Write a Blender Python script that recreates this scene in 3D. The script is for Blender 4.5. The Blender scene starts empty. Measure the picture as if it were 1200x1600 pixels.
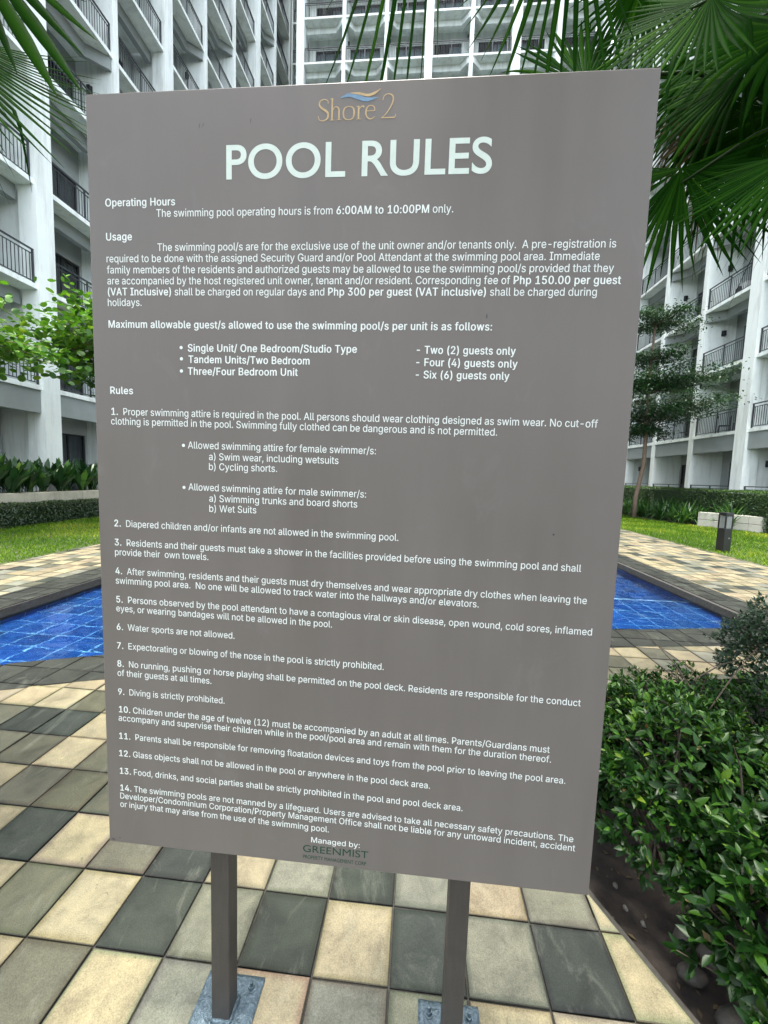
import bpy, bmesh, math, random
import numpy as np
from mathutils import Matrix, Vector, noise
from math import sin, cos, pi, radians, atan2, sqrt

random.seed(7)
rng = np.random.default_rng(11)
S = bpy.context.scene

# ------------------------------------------------------------------ camera
CAM_H = 1.63
F_PX, PITCH, ROLL, YAW = 628.336, 0.0884986, -0.0324332, 0.0844333
def cam_matrix():
    cy, sy = cos(YAW), sin(YAW)
    f = np.array([-sy*cos(PITCH), cy*cos(PITCH), -sin(PITCH)])
    r = np.array([cy, sy, 0.0]); d = np.cross(f, r)
    r2 = cos(ROLL)*r + sin(ROLL)*d
    d2 = -sin(ROLL)*r + cos(ROLL)*d
    return r2, d2, f
R2, D2, FW = cam_matrix()
cam = bpy.data.cameras.new('camera')
cam.sensor_fit = 'HORIZONTAL'; cam.sensor_width = 36.0
cam.lens = F_PX/1200*36.0
cam.clip_start = 0.02; cam.clip_end = 500
co = bpy.data.objects.new('camera', cam); S.collection.objects.link(co)
co.matrix_world = Matrix(((R2[0], -D2[0], -FW[0], 0), (R2[1], -D2[1], -FW[1], 0),
                          (R2[2], -D2[2], -FW[2], CAM_H), (0, 0, 0, 1)))
S.camera = co
def project(P):
    q = np.asarray(P, float) - np.array([0, 0, CAM_H])
    x, y, z = q@R2, q@D2, q@FW
    z = np.where(z < 1e-3, 1e-3, z)
    return 600+F_PX*x/z, 800+F_PX*y/z, z

# ------------------------------------------------------------------ world, sun, exposure
SUN_TO = Vector((-0.05, -0.06, 0.99)).normalized()
sun_el = math.asin(SUN_TO.z); sun_az = atan2(SUN_TO.x, SUN_TO.y)
W = bpy.data.worlds.new('World'); S.world = W; W.use_nodes = True
wn = W.node_tree; wn.nodes.clear()
sky = wn.nodes.new('ShaderNodeTexSky'); sky.sky_type = 'NISHITA'; sky.sun_disc = False
sky.sun_elevation = sun_el; sky.sun_rotation = sun_az
sky.air_density = 1.2; sky.dust_density = 3.0; sky.ozone_density = 1.0
bg = wn.nodes.new('ShaderNodeBackground'); bg.inputs['Strength'].default_value = 0.15
wo = wn.nodes.new('ShaderNodeOutputWorld')
hs = wn.nodes.new('ShaderNodeHueSaturation'); hs.inputs['Saturation'].default_value = 0.45    # milky, hazy sky
wn.links.new(sky.outputs[0], hs.inputs['Color']); wn.links.new(hs.outputs[0], bg.inputs[0]); wn.links.new(bg.outputs[0], wo.inputs[0])
sun = bpy.data.lights.new('sun', 'SUN'); sun.energy = 1.2; sun.angle = radians(10.0)
sun.color = (1.0, 0.95, 0.86)
so = bpy.data.objects.new('sun', sun); S.collection.objects.link(so)
so.rotation_euler = SUN_TO.to_track_quat('Z', 'Y').to_euler(); so.location = (0, 0, 60)
S.view_settings.view_transform = 'Standard'; S.view_settings.look = 'None'
S.view_settings.exposure = 2.6; S.view_settings.gamma = 1.0
S.view_settings.use_curve_mapping = False
S.cycles.max_bounces = 7; S.cycles.diffuse_bounces = 4; S.cycles.glossy_bounces = 3
S.cycles.transparent_max_bounces = 8; S.cycles.transmission_bounces = 3
S.cycles.use_denoising = True

# ------------------------------------------------------------------ materials
def new_mat(name):
    m = bpy.data.materials.new(name); m.use_nodes = True
    nt = m.node_tree; b = nt.nodes['Principled BSDF']
    return m, nt, b
def ramp(nt, src, stops):
    r = nt.nodes.new('ShaderNodeValToRGB'); e = r.color_ramp.elements
    e[0].position, e[0].color = stops[0][0], (*stops[0][1], 1)
    e[1].position, e[1].color = stops[-1][0], (*stops[-1][1], 1)
    for p, c in stops[1:-1]:
        n = e.new(p); n.color = (*c, 1)
    nt.links.new(src, r.inputs[0]); return r.outputs[0]
def noise_node(nt, vec, scale, detail=4, rough=0.6, dist=0.0, vscale=None):
    if vscale:
        mp = nt.nodes.new('ShaderNodeMapping'); mp.inputs['Scale'].default_value = vscale
        nt.links.new(vec, mp.inputs[0]); vec = mp.outputs[0]
    n = nt.nodes.new('ShaderNodeTexNoise'); n.inputs['Scale'].default_value = scale
    n.inputs['Detail'].default_value = detail; n.inputs['Roughness'].default_value = rough
    n.inputs['Distortion'].default_value = dist
    nt.links.new(vec, n.inputs['Vector']); return n.outputs['Fac']
def mixc(nt, fac, a, b, mode='MIX'):
    m = nt.nodes.new('ShaderNodeMix'); m.data_type = 'RGBA'; m.blend_type = mode
    for sock, v in ((m.inputs[0], fac), (m.inputs[6], a), (m.inputs[7], b)):
        if isinstance(v, (int, float)): sock.default_value = v
        elif isinstance(v, tuple): sock.default_value = (*v, 1)
        else: nt.links.new(v, sock)
    return m.outputs[2]
def math_node(nt, op, a, b=0.0):
    m = nt.nodes.new('ShaderNodeMath'); m.operation = op
    for i, v in enumerate((a, b)):
        if isinstance(v, (int, float)): m.inputs[i].default_value = v
        else: nt.links.new(v, m.inputs[i])
    return m.outputs[0]
def bump(nt, bsdf, h, strength, dist=0.01):
    b = nt.nodes.new('ShaderNodeBump'); b.inputs['Strength'].default_value = strength
    b.inputs['Distance'].default_value = dist
    nt.links.new(h, b.inputs['Height']); nt.links.new(b.outputs[0], bsdf.inputs['Normal'])
def geo_pos(nt):
    return nt.nodes.new('ShaderNodeNewGeometry').outputs['Position']
def simple(name, col, rough=0.6, var=0.12, scale=6.0, metal=0.0, bmp=0.0, bscale=60.0, dirt=None, dscale=1.5, spec=None):
    m, nt, b = new_mat(name); pos = geo_pos(nt)
    n = noise_node(nt, pos, scale, 5, 0.65)
    lo = tuple(max(0, c*(1-var)) for c in col); hi = tuple(min(1, c*(1+var)) for c in col)
    c = ramp(nt, n, [(0.3, lo), (0.7, hi)])
    if dirt:
        n2 = noise_node(nt, pos, dscale, 6, 0.7, 0.4, (2.2, 2.2, 0.22))
        f = ramp(nt, n2, [(0.48, (0, 0, 0)), (0.72, (1, 1, 1))])
        f2 = math_node(nt, 'MULTIPLY', f, dirt[3])
        c = mixc(nt, f2, c, dirt[:3])
    nt.links.new(c, b.inputs['Base Color'])
    b.inputs['Roughness'].default_value = rough; b.inputs['Metallic'].default_value = metal
    if spec is not None: b.inputs['Specular IOR Level'].default_value = spec
    if bmp: bump(nt, b, noise_node(nt, pos, bscale, 4, 0.6), bmp, 0.004)
    return m
def leaf_mat(name, dark, mid, light, rough=0.38, trans=0.25, veins=False, spec=0.5):
    m, nt, b = new_mat(name)
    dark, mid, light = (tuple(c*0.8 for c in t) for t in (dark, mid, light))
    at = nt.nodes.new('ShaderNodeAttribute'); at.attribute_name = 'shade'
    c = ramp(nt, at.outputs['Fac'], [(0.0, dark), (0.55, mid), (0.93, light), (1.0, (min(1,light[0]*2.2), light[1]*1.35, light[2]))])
    pos = geo_pos(nt)
    n = noise_node(nt, pos, 18 if veins else 9, 3)
    c = mixc(nt, 0.5, c, ramp(nt, n, [(0.3, (0.55, 0.6, 0.55)), (0.75, (1.0, 1.0, 1.0))]), 'MULTIPLY')
    nt.links.new(c, b.inputs['Base Color'])
    b.inputs['Roughness'].default_value = rough
    b.inputs['Specular IOR Level'].default_value = spec
    tr = nt.nodes.new('ShaderNodeBsdfTranslucent')
    c2 = mixc(nt, 1.0, c, (1.4, 1.5, 0.55), 'MULTIPLY'); nt.links.new(c2, tr.inputs[0])
    mx = nt.nodes.new('ShaderNodeMixShader'); mx.inputs[0].default_value = trans
    nt.links.new(b.outputs[0], mx.inputs[1]); nt.links.new(tr.outputs[0], mx.inputs[2])
    nt.links.new(mx.outputs[0], nt.nodes['Material Output'].inputs[0])
    return m

M = {}
def paving_mat(name, wear=1.0, dark=False):
    m, nt, b = new_mat(name); pos = geo_pos(nt)
    at = nt.nodes.new('ShaderNodeAttribute'); at.attribute_name = 'tint'
    c = at.outputs['Color']
    n1 = noise_node(nt, pos, 7, 7, 0.68, 0.6)
    c = mixc(nt, 0.85*wear, c, ramp(nt, n1, [(0.28, (0.42, 0.42, 0.42)), (0.5, (0.9, 0.9, 0.88)), (0.74, (1.3, 1.28, 1.2))]), 'MULTIPLY')
    n2 = noise_node(nt, pos, 2.3, 6, 0.7, 1.2, (1.0, 0.45, 1.0))          # weathering smears
    f = math_node(nt, 'MULTIPLY', ramp(nt, n2, [(0.5, (0, 0, 0)), (0.68, (1, 1, 1))]), 0.5)
    c = mixc(nt, f, c, mixc(nt, 0.62, c, (0.05, 0.055, 0.04)))
    n4 = noise_node(nt, pos, 5.5, 6, 0.72, 1.6, (1.0, 0.35, 1.0))
    f4 = math_node(nt, 'MULTIPLY', ramp(nt, n4, [(0.54, (0, 0, 0)), (0.72, (1, 1, 1))]), 0.45)
    c = mixc(nt, f4, c, mixc(nt, 0.45, c, (0.24, 0.25, 0.20)))
    n5 = noise_node(nt, pos, 34, 4, 0.6, 0.4)
    c = mixc(nt, math_node(nt, 'MULTIPLY', ramp(nt, n5, [(0.66, (0, 0, 0)), (0.72, (1, 1, 1))]), 0.45), c, (0.035, 0.033, 0.025))
    n3 = noise_node(nt, pos, 260, 2, 0.5)                                   # fine aggregate
    c = mixc(nt, 0.7, c, ramp(nt, n3, [(0.3, (0.62, 0.62, 0.6)), (0.7, (1.22, 1.22, 1.2))]), 'MULTIPLY')
    nt.links.new(c, b.inputs['Base Color'])
    nt.links.new(ramp(nt, n1, [(0.3, (0.5,)*3), (0.7, (0.85,)*3)]), b.inputs['Roughness'])
    b.inputs['Specular IOR Level'].default_value = 0.18
    h = math_node(nt, 'ADD', n3, math_node(nt, 'MULTIPLY', n1, 1.5))
    bump(nt, b, h, 0.35, 0.003)
    return m
M['paving'] = paving_mat('cast paving stone')
M['grout'] = simple('paving joint grime', (0.035, 0.033, 0.028), 0.95, 0.4, 30)
M['soil'] = simple('garden soil', (0.014, 0.010, 0.007), 0.95, 0.5, 25, bmp=0.8, bscale=40)
M['lawn_soil'] = simple('soil under lawn', (0.045, 0.06, 0.018), 0.95, 0.4, 14, bmp=0.5, bscale=50)
M['render'] = simple('painted render', (0.66, 0.71, 0.68), 0.8, 0.05, 1.2, bmp=0.12, bscale=90, dirt=(0.28, 0.30, 0.28, 0.55), dscale=1.2)
M['render_w'] = simple('white painted render', (0.74, 0.80, 0.765), 0.75, 0.05, 1.0, bmp=0.08, bscale=90, dirt=(0.36, 0.39, 0.36, 0.6), dscale=1.3)
M['beam'] = simple('grey painted beam', (0.25, 0.28, 0.27), 0.8, 0.07, 2.0, bmp=0.12, bscale=90)
M['wallgrey'] = simple('grey balcony wall', (0.30, 0.33, 0.32), 0.8, 0.07, 1.5, bmp=0.1)
M['rail'] = simple('charcoal railing paint', (0.035, 0.042, 0.048), 0.45, 0.1, 8)
M['frame'] = simple('dark aluminium frame', (0.028, 0.03, 0.033), 0.35, 0.1, 8, metal=0.3)
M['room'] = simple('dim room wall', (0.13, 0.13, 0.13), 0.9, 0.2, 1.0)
M['curtain'] = simple('pale curtain', (0.52, 0.58, 0.60), 0.85, 0.1, 2.0)
M['curtain_dark'] = simple('dark curtain', (0.09, 0.10, 0.12), 0.85, 0.2, 2.0)
M['panel'] = None
M['text'] = simple('pale vinyl lettering', (0.52, 0.56, 0.53), 0.45, 0.05, 30, spec=0.12)
M['title'] = simple('pale mint title lettering', (0.41, 0.475, 0.425), 0.42, 0.06, 40, spec=0.12)
M['gold'] = simple('faded gold lettering', (0.32, 0.235, 0.125), 0.5, 0.15, 60, spec=0.12)
M['blue'] = simple('faded blue print', (0.11, 0.19, 0.27), 0.5, 0.15, 60, spec=0.12)
M['green_print'] = simple('dark green print', (0.007, 0.036, 0.023), 0.5, 0.15, 60, spec=0.12)
M['post'] = simple('brown grey post paint', (0.029, 0.026, 0.023), 0.5, 0.15, 12, bmp=0.15, bscale=120, dirt=(0.09, 0.085, 0.08, 0.15), dscale=40)
M['concrete'] = simple('weathered concrete', (0.40, 0.38, 0.29), 0.85, 0.15, 4, bmp=0.4, bscale=70, dirt=(0.12, 0.13, 0.09, 0.6), dscale=2.0)
M['pale_stone'] = simple('pale stone cladding', (0.425, 0.4165, 0.357), 0.8, 0.1, 5, bmp=0.3, bscale=70)
M['bark'] = simple('tree bark', (0.14, 0.10, 0.07), 0.9, 0.35, 18, bmp=0.9, bscale=45)
M['palm_bark'] = simple('palm trunk fibre', (0.10, 0.07, 0.045), 0.95, 0.4, 20, bmp=1.0, bscale=30)
M['stem'] = simple('green stem', (0.07, 0.11, 0.03), 0.6, 0.3, 20)
M['palm_stem'] = simple('palm leaf stalk', (0.014, 0.030, 0.008), 0.55, 0.3, 20, spec=0.1)
M['twig'] = simple('brown twig', (0.05, 0.038, 0.025), 0.85, 0.3, 30)
M['bollard'] = simple('black bollard paint', (0.008, 0.0095, 0.010), 0.35, 0.1, 10)
M['lens'] = simple('frosted lamp lens', (0.14, 0.155, 0.145), 0.3, 0.15, 15)
M['cobble'] = simple('brown river stone', (0.030, 0.026, 0.019), 0.75, 0.35, 14, bmp=0.4, bscale=60)
M['pebble'] = simple('pale dusty pebble', (0.10, 0.095, 0.08), 0.85, 0.3, 60)
M['white_plastic'] = simple('white painted steel', (0.6, 0.62, 0.62), 0.5, 0.06, 6)
M['black_plastic'] = simple('black grille', (0.03, 0.03, 0.032), 0.5, 0.1, 6)
M['rope'] = simple('white rope line', (0.525, 0.54, 0.525), 0.7, 0.05, 8)
M['leaf_bush'] = leaf_mat('glossy shrub leaf', (0.002, 0.011, 0.002), (0.009, 0.040, 0.004), (0.048, 0.125, 0.012), 0.40, 0.13, True, 0.2)
M['leaf_dark'] = leaf_mat('dark fine leaf', (0.006, 0.020, 0.008), (0.018, 0.052, 0.018), (0.040, 0.10, 0.03), 0.4, 0.12)
M['leaf_round'] = leaf_mat('bright round leaf', (0.024, 0.090, 0.010), (0.10, 0.25, 0.028), (0.30, 0.45, 0.07), 0.45, 0.32)
M['leaf_tree'] = leaf_mat('courtyard tree leaf', (0.010, 0.040, 0.016), (0.030, 0.090, 0.035), (0.085, 0.17, 0.065), 0.4, 0.18)
M['leaf_hedge'] = leaf_mat('clipped hedge leaf', (0.012, 0.04, 0.008), (0.035, 0.10, 0.015), (0.09, 0.19, 0.025), 0.5, 0.25)
M['leaf_lowhedge'] = leaf_mat('low hedge leaf', (0.010, 0.030, 0.008), (0.028, 0.065, 0.018), (0.085, 0.125, 0.04), 0.45, 0.15)
M['leaf_strap'] = leaf_mat('strappy leaf', (0.015, 0.055, 0.012), (0.04, 0.12, 0.025), (0.13, 0.27, 0.05), 0.35, 0.2)
M['leaf_paddle'] = leaf_mat('paddle leaf', (0.008, 0.030, 0.012), (0.025, 0.080, 0.022), (0.12, 0.26, 0.05), 0.3, 0.18)
M['grass'] = leaf_mat('lawn grass', (0.045, 0.115, 0.010), (0.13, 0.255, 0.020), (0.29, 0.39, 0.055), 0.6, 0.3, False, 0.03)
M['palm'] = leaf_mat('fan palm leaf', (0.003, 0.014, 0.002), (0.009, 0.042, 0.004), (0.032, 0.095, 0.007), 0.45, 0.27, False, 0.003)
M['palm_dry'] = leaf_mat('dry palm leaf', (0.05, 0.035, 0.015), (0.12, 0.085, 0.035), (0.2, 0.15, 0.06), 0.7, 0.15)

def sign_mat():
    m, nt, b = new_mat('brown grey sign enamel'); pos = geo_pos(nt)
    n = noise_node(nt, pos, 2.0, 3, 0.5)
    c = ramp(nt, n, [(0.3, (0.097, 0.088, 0.078)), (0.7, (0.107, 0.098, 0.087))])
    n2 = noise_node(nt, pos, 60, 3, 0.6, 0.3)
    c = mixc(nt, math_node(nt, 'MULTIPLY', ramp(nt, n2, [(0.70, (0, 0, 0)), (0.76, (1, 1, 1))]), 0.35), c, (0.10, 0.09, 0.08))
    n3 = noise_node(nt, pos, 3.5, 5, 0.6, 0.2, (2.2, 1, 0.3))
    c = mixc(nt, 0.55, c, ramp(nt, n3, [(0.3, (0.88, 0.88, 0.87)), (0.7, (1.08, 1.08, 1.09))]), 'MULTIPLY')
    n6 = noise_node(nt, pos, 9, 5, 0.7, 0.6, (1, 1, 0.5))
    c = mixc(nt, math_node(nt, 'MULTIPLY', ramp(nt, n6, [(0.6, (0, 0, 0)), (0.75, (1, 1, 1))]), 0.22), c, (0.15, 0.145, 0.135))
    nt.links.new(c, b.inputs['Base Color'])
    nt.links.new(ramp(nt, n3, [(0.3, (0.28,)*3), (0.7, (0.48,)*3)]), b.inputs['Roughness'])
    b.inputs['Specular IOR Level'].default_value = 0.2
    bump(nt, b, noise_node(nt, pos, 3, 2), 0.05, 0.02)
    return m
M['panel'] = sign_mat()
def plate_mat():
    m, nt, b = new_mat('blue grey painted base plate'); pos = geo_pos(nt)
    n = noise_node(nt, pos, 70, 5, 0.65, 1.0)
    c = ramp(nt, n, [(0.3, (0.035, 0.055, 0.065)), (0.6, (0.09, 0.13, 0.155)), (0.75, (0.24, 0.31, 0.33))])
    nt.links.new(c, b.inputs['Base Color']); b.inputs['Roughness'].default_value = 0.28
    b.inputs['Metallic'].default_value = 0.35
    bump(nt, b, n, 1.0, 0.006); return m
M['plate'] = plate_mat()
def pooltile_mat():
    m, nt, b = new_mat('blue pool tile'); pos = geo_pos(nt)
    at = nt.nodes.new('ShaderNodeAttribute'); at.attribute_name = 'tint'
    n = noise_node(nt, pos, 1.1, 4, 0.6, 1.0)
    c = mixc(nt, 0.6, at.outputs['Color'], ramp(nt, n, [(0.3, (0.6, 0.7, 0.85)), (0.7, (1.3, 1.35, 1.2))]), 'MULTIPLY')
    nt.links.new(c, b.inputs['Base Color']); b.inputs['Roughness'].default_value = 0.3
    return m
M['pool_tile'] = pooltile_mat()
M['pool_grout'] = simple('pale pool grout', (0.255, 0.39, 0.495), 0.7, 0.1, 8)
def water_mat():
    m, nt, b = new_mat('pool water'); nt.nodes.remove(b); pos = geo_pos(nt)
    out = nt.nodes['Material Output']
    t = nt.nodes.new('ShaderNodeBsdfRefraction'); t.inputs['Color'].default_value = (0.62, 0.84, 0.97, 1); t.inputs['IOR'].default_value = 1.33; t.inputs['Roughness'].default_value = 0.0
    g = nt.nodes.new('ShaderNodeBsdfGlossy'); g.inputs['Roughness'].default_value = 0.02
    fr = nt.nodes.new('ShaderNodeFresnel'); fr.inputs[0].default_value = 1.33
    n1 = noise_node(nt, pos, 1.6, 3, 0.55, 0.8); n2 = noise_node(nt, pos, 6.0, 3, 0.55, 0.5)
    h = math_node(nt, 'ADD', n1, math_node(nt, 'MULTIPLY', n2, 0.25))
    bp = nt.nodes.new('ShaderNodeBump'); bp.inputs['Strength'].default_value = 0.45; bp.inputs['Distance'].default_value = 0.06
    nt.links.new(h, bp.inputs['Height'])
    nt.links.new(bp.outputs[0], g.inputs['Normal']); nt.links.new(bp.outputs[0], t.inputs['Normal']); nt.links.new(bp.outputs[0], fr.inputs['Normal'])
    mx = nt.nodes.new('ShaderNodeMixShader')
    nt.links.new(fr.outputs[0], mx.inputs[0]); nt.links.new(t.outputs[0], mx.inputs[1]); nt.links.new(g.outputs[0], mx.inputs[2])
    nt.links.new(mx.outputs[0], out.inputs[0]); return m
M['water'] = water_mat()
def glass_mat():
    m, nt, b = new_mat('window glass'); nt.nodes.remove(b)
    out = nt.nodes['Material Output']
    t = nt.nodes.new('ShaderNodeBsdfTransparent'); t.inputs[0].default_value = (0.55, 0.62, 0.64, 1)
    g = nt.nodes.new('ShaderNodeBsdfGlossy'); g.inputs['Roughness'].default_value = 0.03
    fr = nt.nodes.new('ShaderNodeFresnel'); fr.inputs[0].default_value = 1.5
    f = math_node(nt, 'ADD', fr.outputs[0], 0.05)
    mx = nt.nodes.new('ShaderNodeMixShader')
    nt.links.new(f, mx.inputs[0]); nt.links.new(t.outputs[0], mx.inputs[1]); nt.links.new(g.outputs[0], mx.inputs[2])
    nt.links.new(mx.outputs[0], out.inputs[0]); return m
M['glass'] = glass_mat()

# ------------------------------------------------------------------ helpers
def link(name, data, parent=None, loc=None):
    o = bpy.data.objects.new(name, data); S.collection.objects.link(o)
    if parent is not None: o.parent = parent
    if loc is not None: o.location = loc
    return o
def thing(name, label, cat, loc=(0, 0, 0), rz=0.0, group=None):
    o = bpy.data.objects.new(name, None); S.collection.objects.link(o)
    o.empty_display_size = 0.2; o.location = loc; o.rotation_euler = (0, 0, rz)
    tag(o, label, cat, group); return o
def tag(o, label, cat, group=None):
    o['label'] = label; o['category'] = cat
    if group: o['group'] = group
    return o
def np_mesh(name, V, F, mat, shade=None, smooth=False, tint=None):
    """V (n,3); F (m,k) equal-sided faces."""
    V = np.asarray(V, np.float32); F = np.asarray(F, np.int32)
    me = bpy.data.meshes.new(name)
    me.vertices.add(len(V)); me.vertices.foreach_set('co', V.ravel())
    k = F.shape[1]
    me.loops.add(F.size); me.loops.foreach_set('vertex_index', F.ravel())
    me.polygons.add(len(F))
    me.polygons.foreach_set('loop_start', np.arange(len(F), dtype=np.int32)*k)
    try: me.polygons.foreach_set('loop_total', np.full(len(F), k, np.int32))
    except Exception: pass
    if smooth: me.polygons.foreach_set('use_smooth', np.ones(len(F), bool))
    if shade is not None:
        a = me.attributes.new('shade', 'FLOAT', 'POINT'); a.data.foreach_set('value', np.asarray(shade, np.float32))
    me.update(); me.validate()
    if mat: me.materials.append(mat)
    return me
class MB:
    def __init__(s): s.v = []; s.f = []; s.t = []
    def add(s, vs, fs, tint=None):
        n = len(s.v); s.v += [tuple(v) for v in vs]; s.f += [tuple(i+n for i in f) for f in fs]
        s.t += [tint]*len(fs)
    def box(s, x0, x1, y0, y1, z0, z1):
        s.add([(x0,y0,z0),(x1,y0,z0),(x1,y1,z0),(x0,y1,z0),(x0,y0,z1),(x1,y0,z1),(x1,y1,z1),(x0,y1,z1)],
              [(0,3,2,1),(4,5,6,7),(0,1,5,4),(1,2,6,5),(2,3,7,6),(3,0,4,7)])
    def prism(s, poly, z0, z1, cham=0.0, tint=None, ring=0.0):
        n = len(poly)
        if n < 3: return
        cx = sum(p[0] for p in poly)/n; cy = sum(p[1] for p in poly)/n
        if cham:
            ins = []
            for p in poly:
                d = max(1e-6, math.hypot(p[0]-cx, p[1]-cy)); k = max(0, 1-cham*1.4/d)
                ins.append((cx+(p[0]-cx)*k, cy+(p[1]-cy)*k))
            vs = [(x, y, z0) for x, y in poly]+[(x, y, z1-cham*0.7) for x, y in poly]+[(x, y, z1) for x, y in ins]
            if tint and ring:
                in2 = []
                for p in ins:
                    d = max(1e-6, math.hypot(p[0]-cx, p[1]-cy)); k = max(0.2, 1-ring*1.4/d*random.uniform(0.6, 1.5))
                    in2.append((cx+(p[0]-cx)*k, cy+(p[1]-cy)*k))
                vs += [(x, y, z1) for x, y in in2]
                dk = tuple(t*random.uniform(0.50, 0.68) for t in tint); dd = tuple(t*0.3 for t in tint)
                fs = [(i, (i+1) % n, n+(i+1) % n, n+i) for i in range(n)]+[(n+i, n+(i+1) % n, 2*n+(i+1) % n, 2*n+i) for i in range(n)]
                s.add(vs, fs, dd); b_ = len(s.v)-len(vs)
                s.f += [tuple(b_+q for q in (2*n+i, 2*n+(i+1) % n, 3*n+(i+1) % n, 3*n+i)) for i in range(n)]; s.t += [(dk, dk, tint, tint)]*n
                s.f.append(tuple(b_+q for q in range(3*n, 4*n))); s.t.append(tint); return
            fs = [(i, (i+1) % n, n+(i+1) % n, n+i) for i in range(n)]+[(n+i, n+(i+1) % n, 2*n+(i+1) % n, 2*n+i) for i in range(n)]
            fs.append(tuple(range(2*n, 3*n)))
        else:
            vs = [(x, y, z0) for x, y in poly]+[(x, y, z1) for x, y in poly]
            fs = [(i, (i+1) % n, n+(i+1) % n, n+i) for i in range(n)]+[tuple(range(n, 2*n)), tuple(range(n-1, -1, -1))]
        s.add(vs, fs, tint)
    def tube(s, pts, radii, n=8, cap=True):
        pts = [Vector(p) for p in pts]; rings = []
        up = Vector((0, 0, 1))
        for i, p in enumerate(pts):
            d = (pts[min(i+1, len(pts)-1)]-pts[max(i-1, 0)]).normalized()
            a = d.cross(up if abs(d.z) < 0.95 else Vector((1, 0, 0))).normalized(); b = d.cross(a)
            r = radii[i] if hasattr(radii, '__len__') else radii
            rings.append([p+(a*cos(2*pi*k/n)+b*sin(2*pi*k/n))*r for k in range(n)])
        vs = [v for r in rings for v in r]; fs = []
        for i in range(len(pts)-1):
            for k in range(n):
                fs.append((i*n+k, (i+1)*n+k, (i+1)*n+(k+1) % n, i*n+(k+1) % n))
        if cap: fs.append(tuple(range(n))); fs.append(tuple(range((len(pts)-1)*n, len(pts)*n))[::-1])
        s.add(vs, fs)
    def mesh(s, name, mat, smooth=False):
        me = bpy.data.meshes.new(name); me.from_pydata(s.v, [], s.f)
        if smooth:
            for p in me.polygons: p.use_smooth = True
        if any(t is not None for t in s.t):
            a = me.attributes.new('tint', 'FLOAT_COLOR', 'CORNER')
            buf = []
            for p, t in zip(me.polygons, s.t):
                if t and isinstance(t[0], tuple):
                    for q in t: buf += [*q, 1.0]
                else: buf += [*(t or (0.3, 0.3, 0.3)), 1.0]*p.loop_total
            a.data.foreach_set('color', buf)
        me.materials.append(mat); me.update(); return me
    def obj(s, name, mat, parent=None, smooth=False, loc=None):
        return link(name, s.mesh(name, mat, smooth), parent, loc)
def bevel_obj(o, w, seg=2):
    bm = bmesh.new(); bm.from_mesh(o.data)
    bmesh.ops.bevel(bm, geom=bm.edges[:], offset=w, segments=seg, affect='EDGES', profile=0.5)
    bm.to_mesh(o.data); bm.free(); return o
def blob(c, r, seed, sub=2, amp=0.15):
    bm = bmesh.new(); bmesh.ops.create_icosphere(bm, subdivisions=sub, radius=1.0)
    for v in bm.verts:
        k = 1+amp*noise.noise(v.co*1.3+Vector((seed*3.1, seed, -seed)))
        v.co = Vector((v.co.x*r[0]*k+c[0], v.co.y*r[1]*k+c[1], v.co.z*r[2]*k+c[2]))
    me = bpy.data.meshes.new('stone'); bm.to_mesh(me); bm.free()
    for p in me.polygons: p.use_smooth = True
    return me
# leaf template: pointed, folded along the midrib.  local x = length, y = width, z = up
def leaf_tpl(w=0.45, fold=0.12, droop=0.15, lobes=5):
    ts = np.linspace(0, 1, lobes); V = []
    for t in ts:
        hw = 0.5*w*sin(pi*min(1, max(0.0, t**0.8)))
        z = -droop*t*t
        V += [(t, -hw, z+fold*hw*2), (t, 0, z), (t, hw, z+fold*hw*2)]
    F = []
    for i in range(lobes-1):
        a = i*3
        F += [(a, a+1, a+4, a+3), (a+1, a+2, a+5, a+4)]
    return np.array(V), np.array(F)
def round_tpl():
    V = [(0, 0, 0)]; n = 9
    for k in range(n):
        a = -pi*0.92+2*pi*0.92*k/(n-1); V.append((0.5+0.5*cos(a), 0.47*sin(a), 0.05*abs(sin(a))-0.06*cos(a)))
    F = [(0, k, k+1, k+1) for k in range(1, n)]
    return np.array(V), np.array([[0, k, k+1, k+2] for k in range(1, n-1, 2)])
def frames(d, nrm, roll=None):
    """unit length axis d, approx normal nrm -> orthonormal frames (N,3,3) columns x,y,z"""
    d = d/np.maximum(1e-9, np.linalg.norm(d, axis=1, keepdims=True))
    y = np.cross(nrm, d); y /= np.maximum(1e-9, np.linalg.norm(y, axis=1, keepdims=True))
    z = np.cross(d, y)
    return np.stack([d, y, z], axis=2)
def scatter(tpl, pos, d, nrm, size, shade, name, mat, parent=None, stuff=False, smooth=False):
    TV, TF = tpl; N = len(pos)
    Fm = frames(np.asarray(d, float), np.asarray(nrm, float))
    V = np.einsum('nij,kj->nki', Fm, TV)*np.asarray(size)[:, None, None]+np.asarray(pos)[:, None, :]
    F = (TF[None]+(np.arange(N)*len(TV))[:, None, None]).reshape(-1, TF.shape[1])
    sh = np.repeat(shade, len(TV))
    me = np_mesh(name, V.reshape(-1, 3), F, mat, sh, smooth)
    o = link(name, me, parent)
    if stuff: o['kind'] = 'stuff'
    return o
def rand_dirs(n):
    v = rng.normal(size=(n, 3)); return v/np.linalg.norm(v, axis=1, keepdims=True)
LEAF = leaf_tpl(); LEAF_N = leaf_tpl(0.42, 0.15, 0.12, 5); LEAF_S = leaf_tpl(0.5, 0.1, 0.1, 3)

# ------------------------------------------------------------------ ground
g = MB(); g.box(-60, 60, -30, 70, -2.0, -1.95); o = g.obj('ground', M['soil']); o['kind'] = 'structure'

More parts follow.
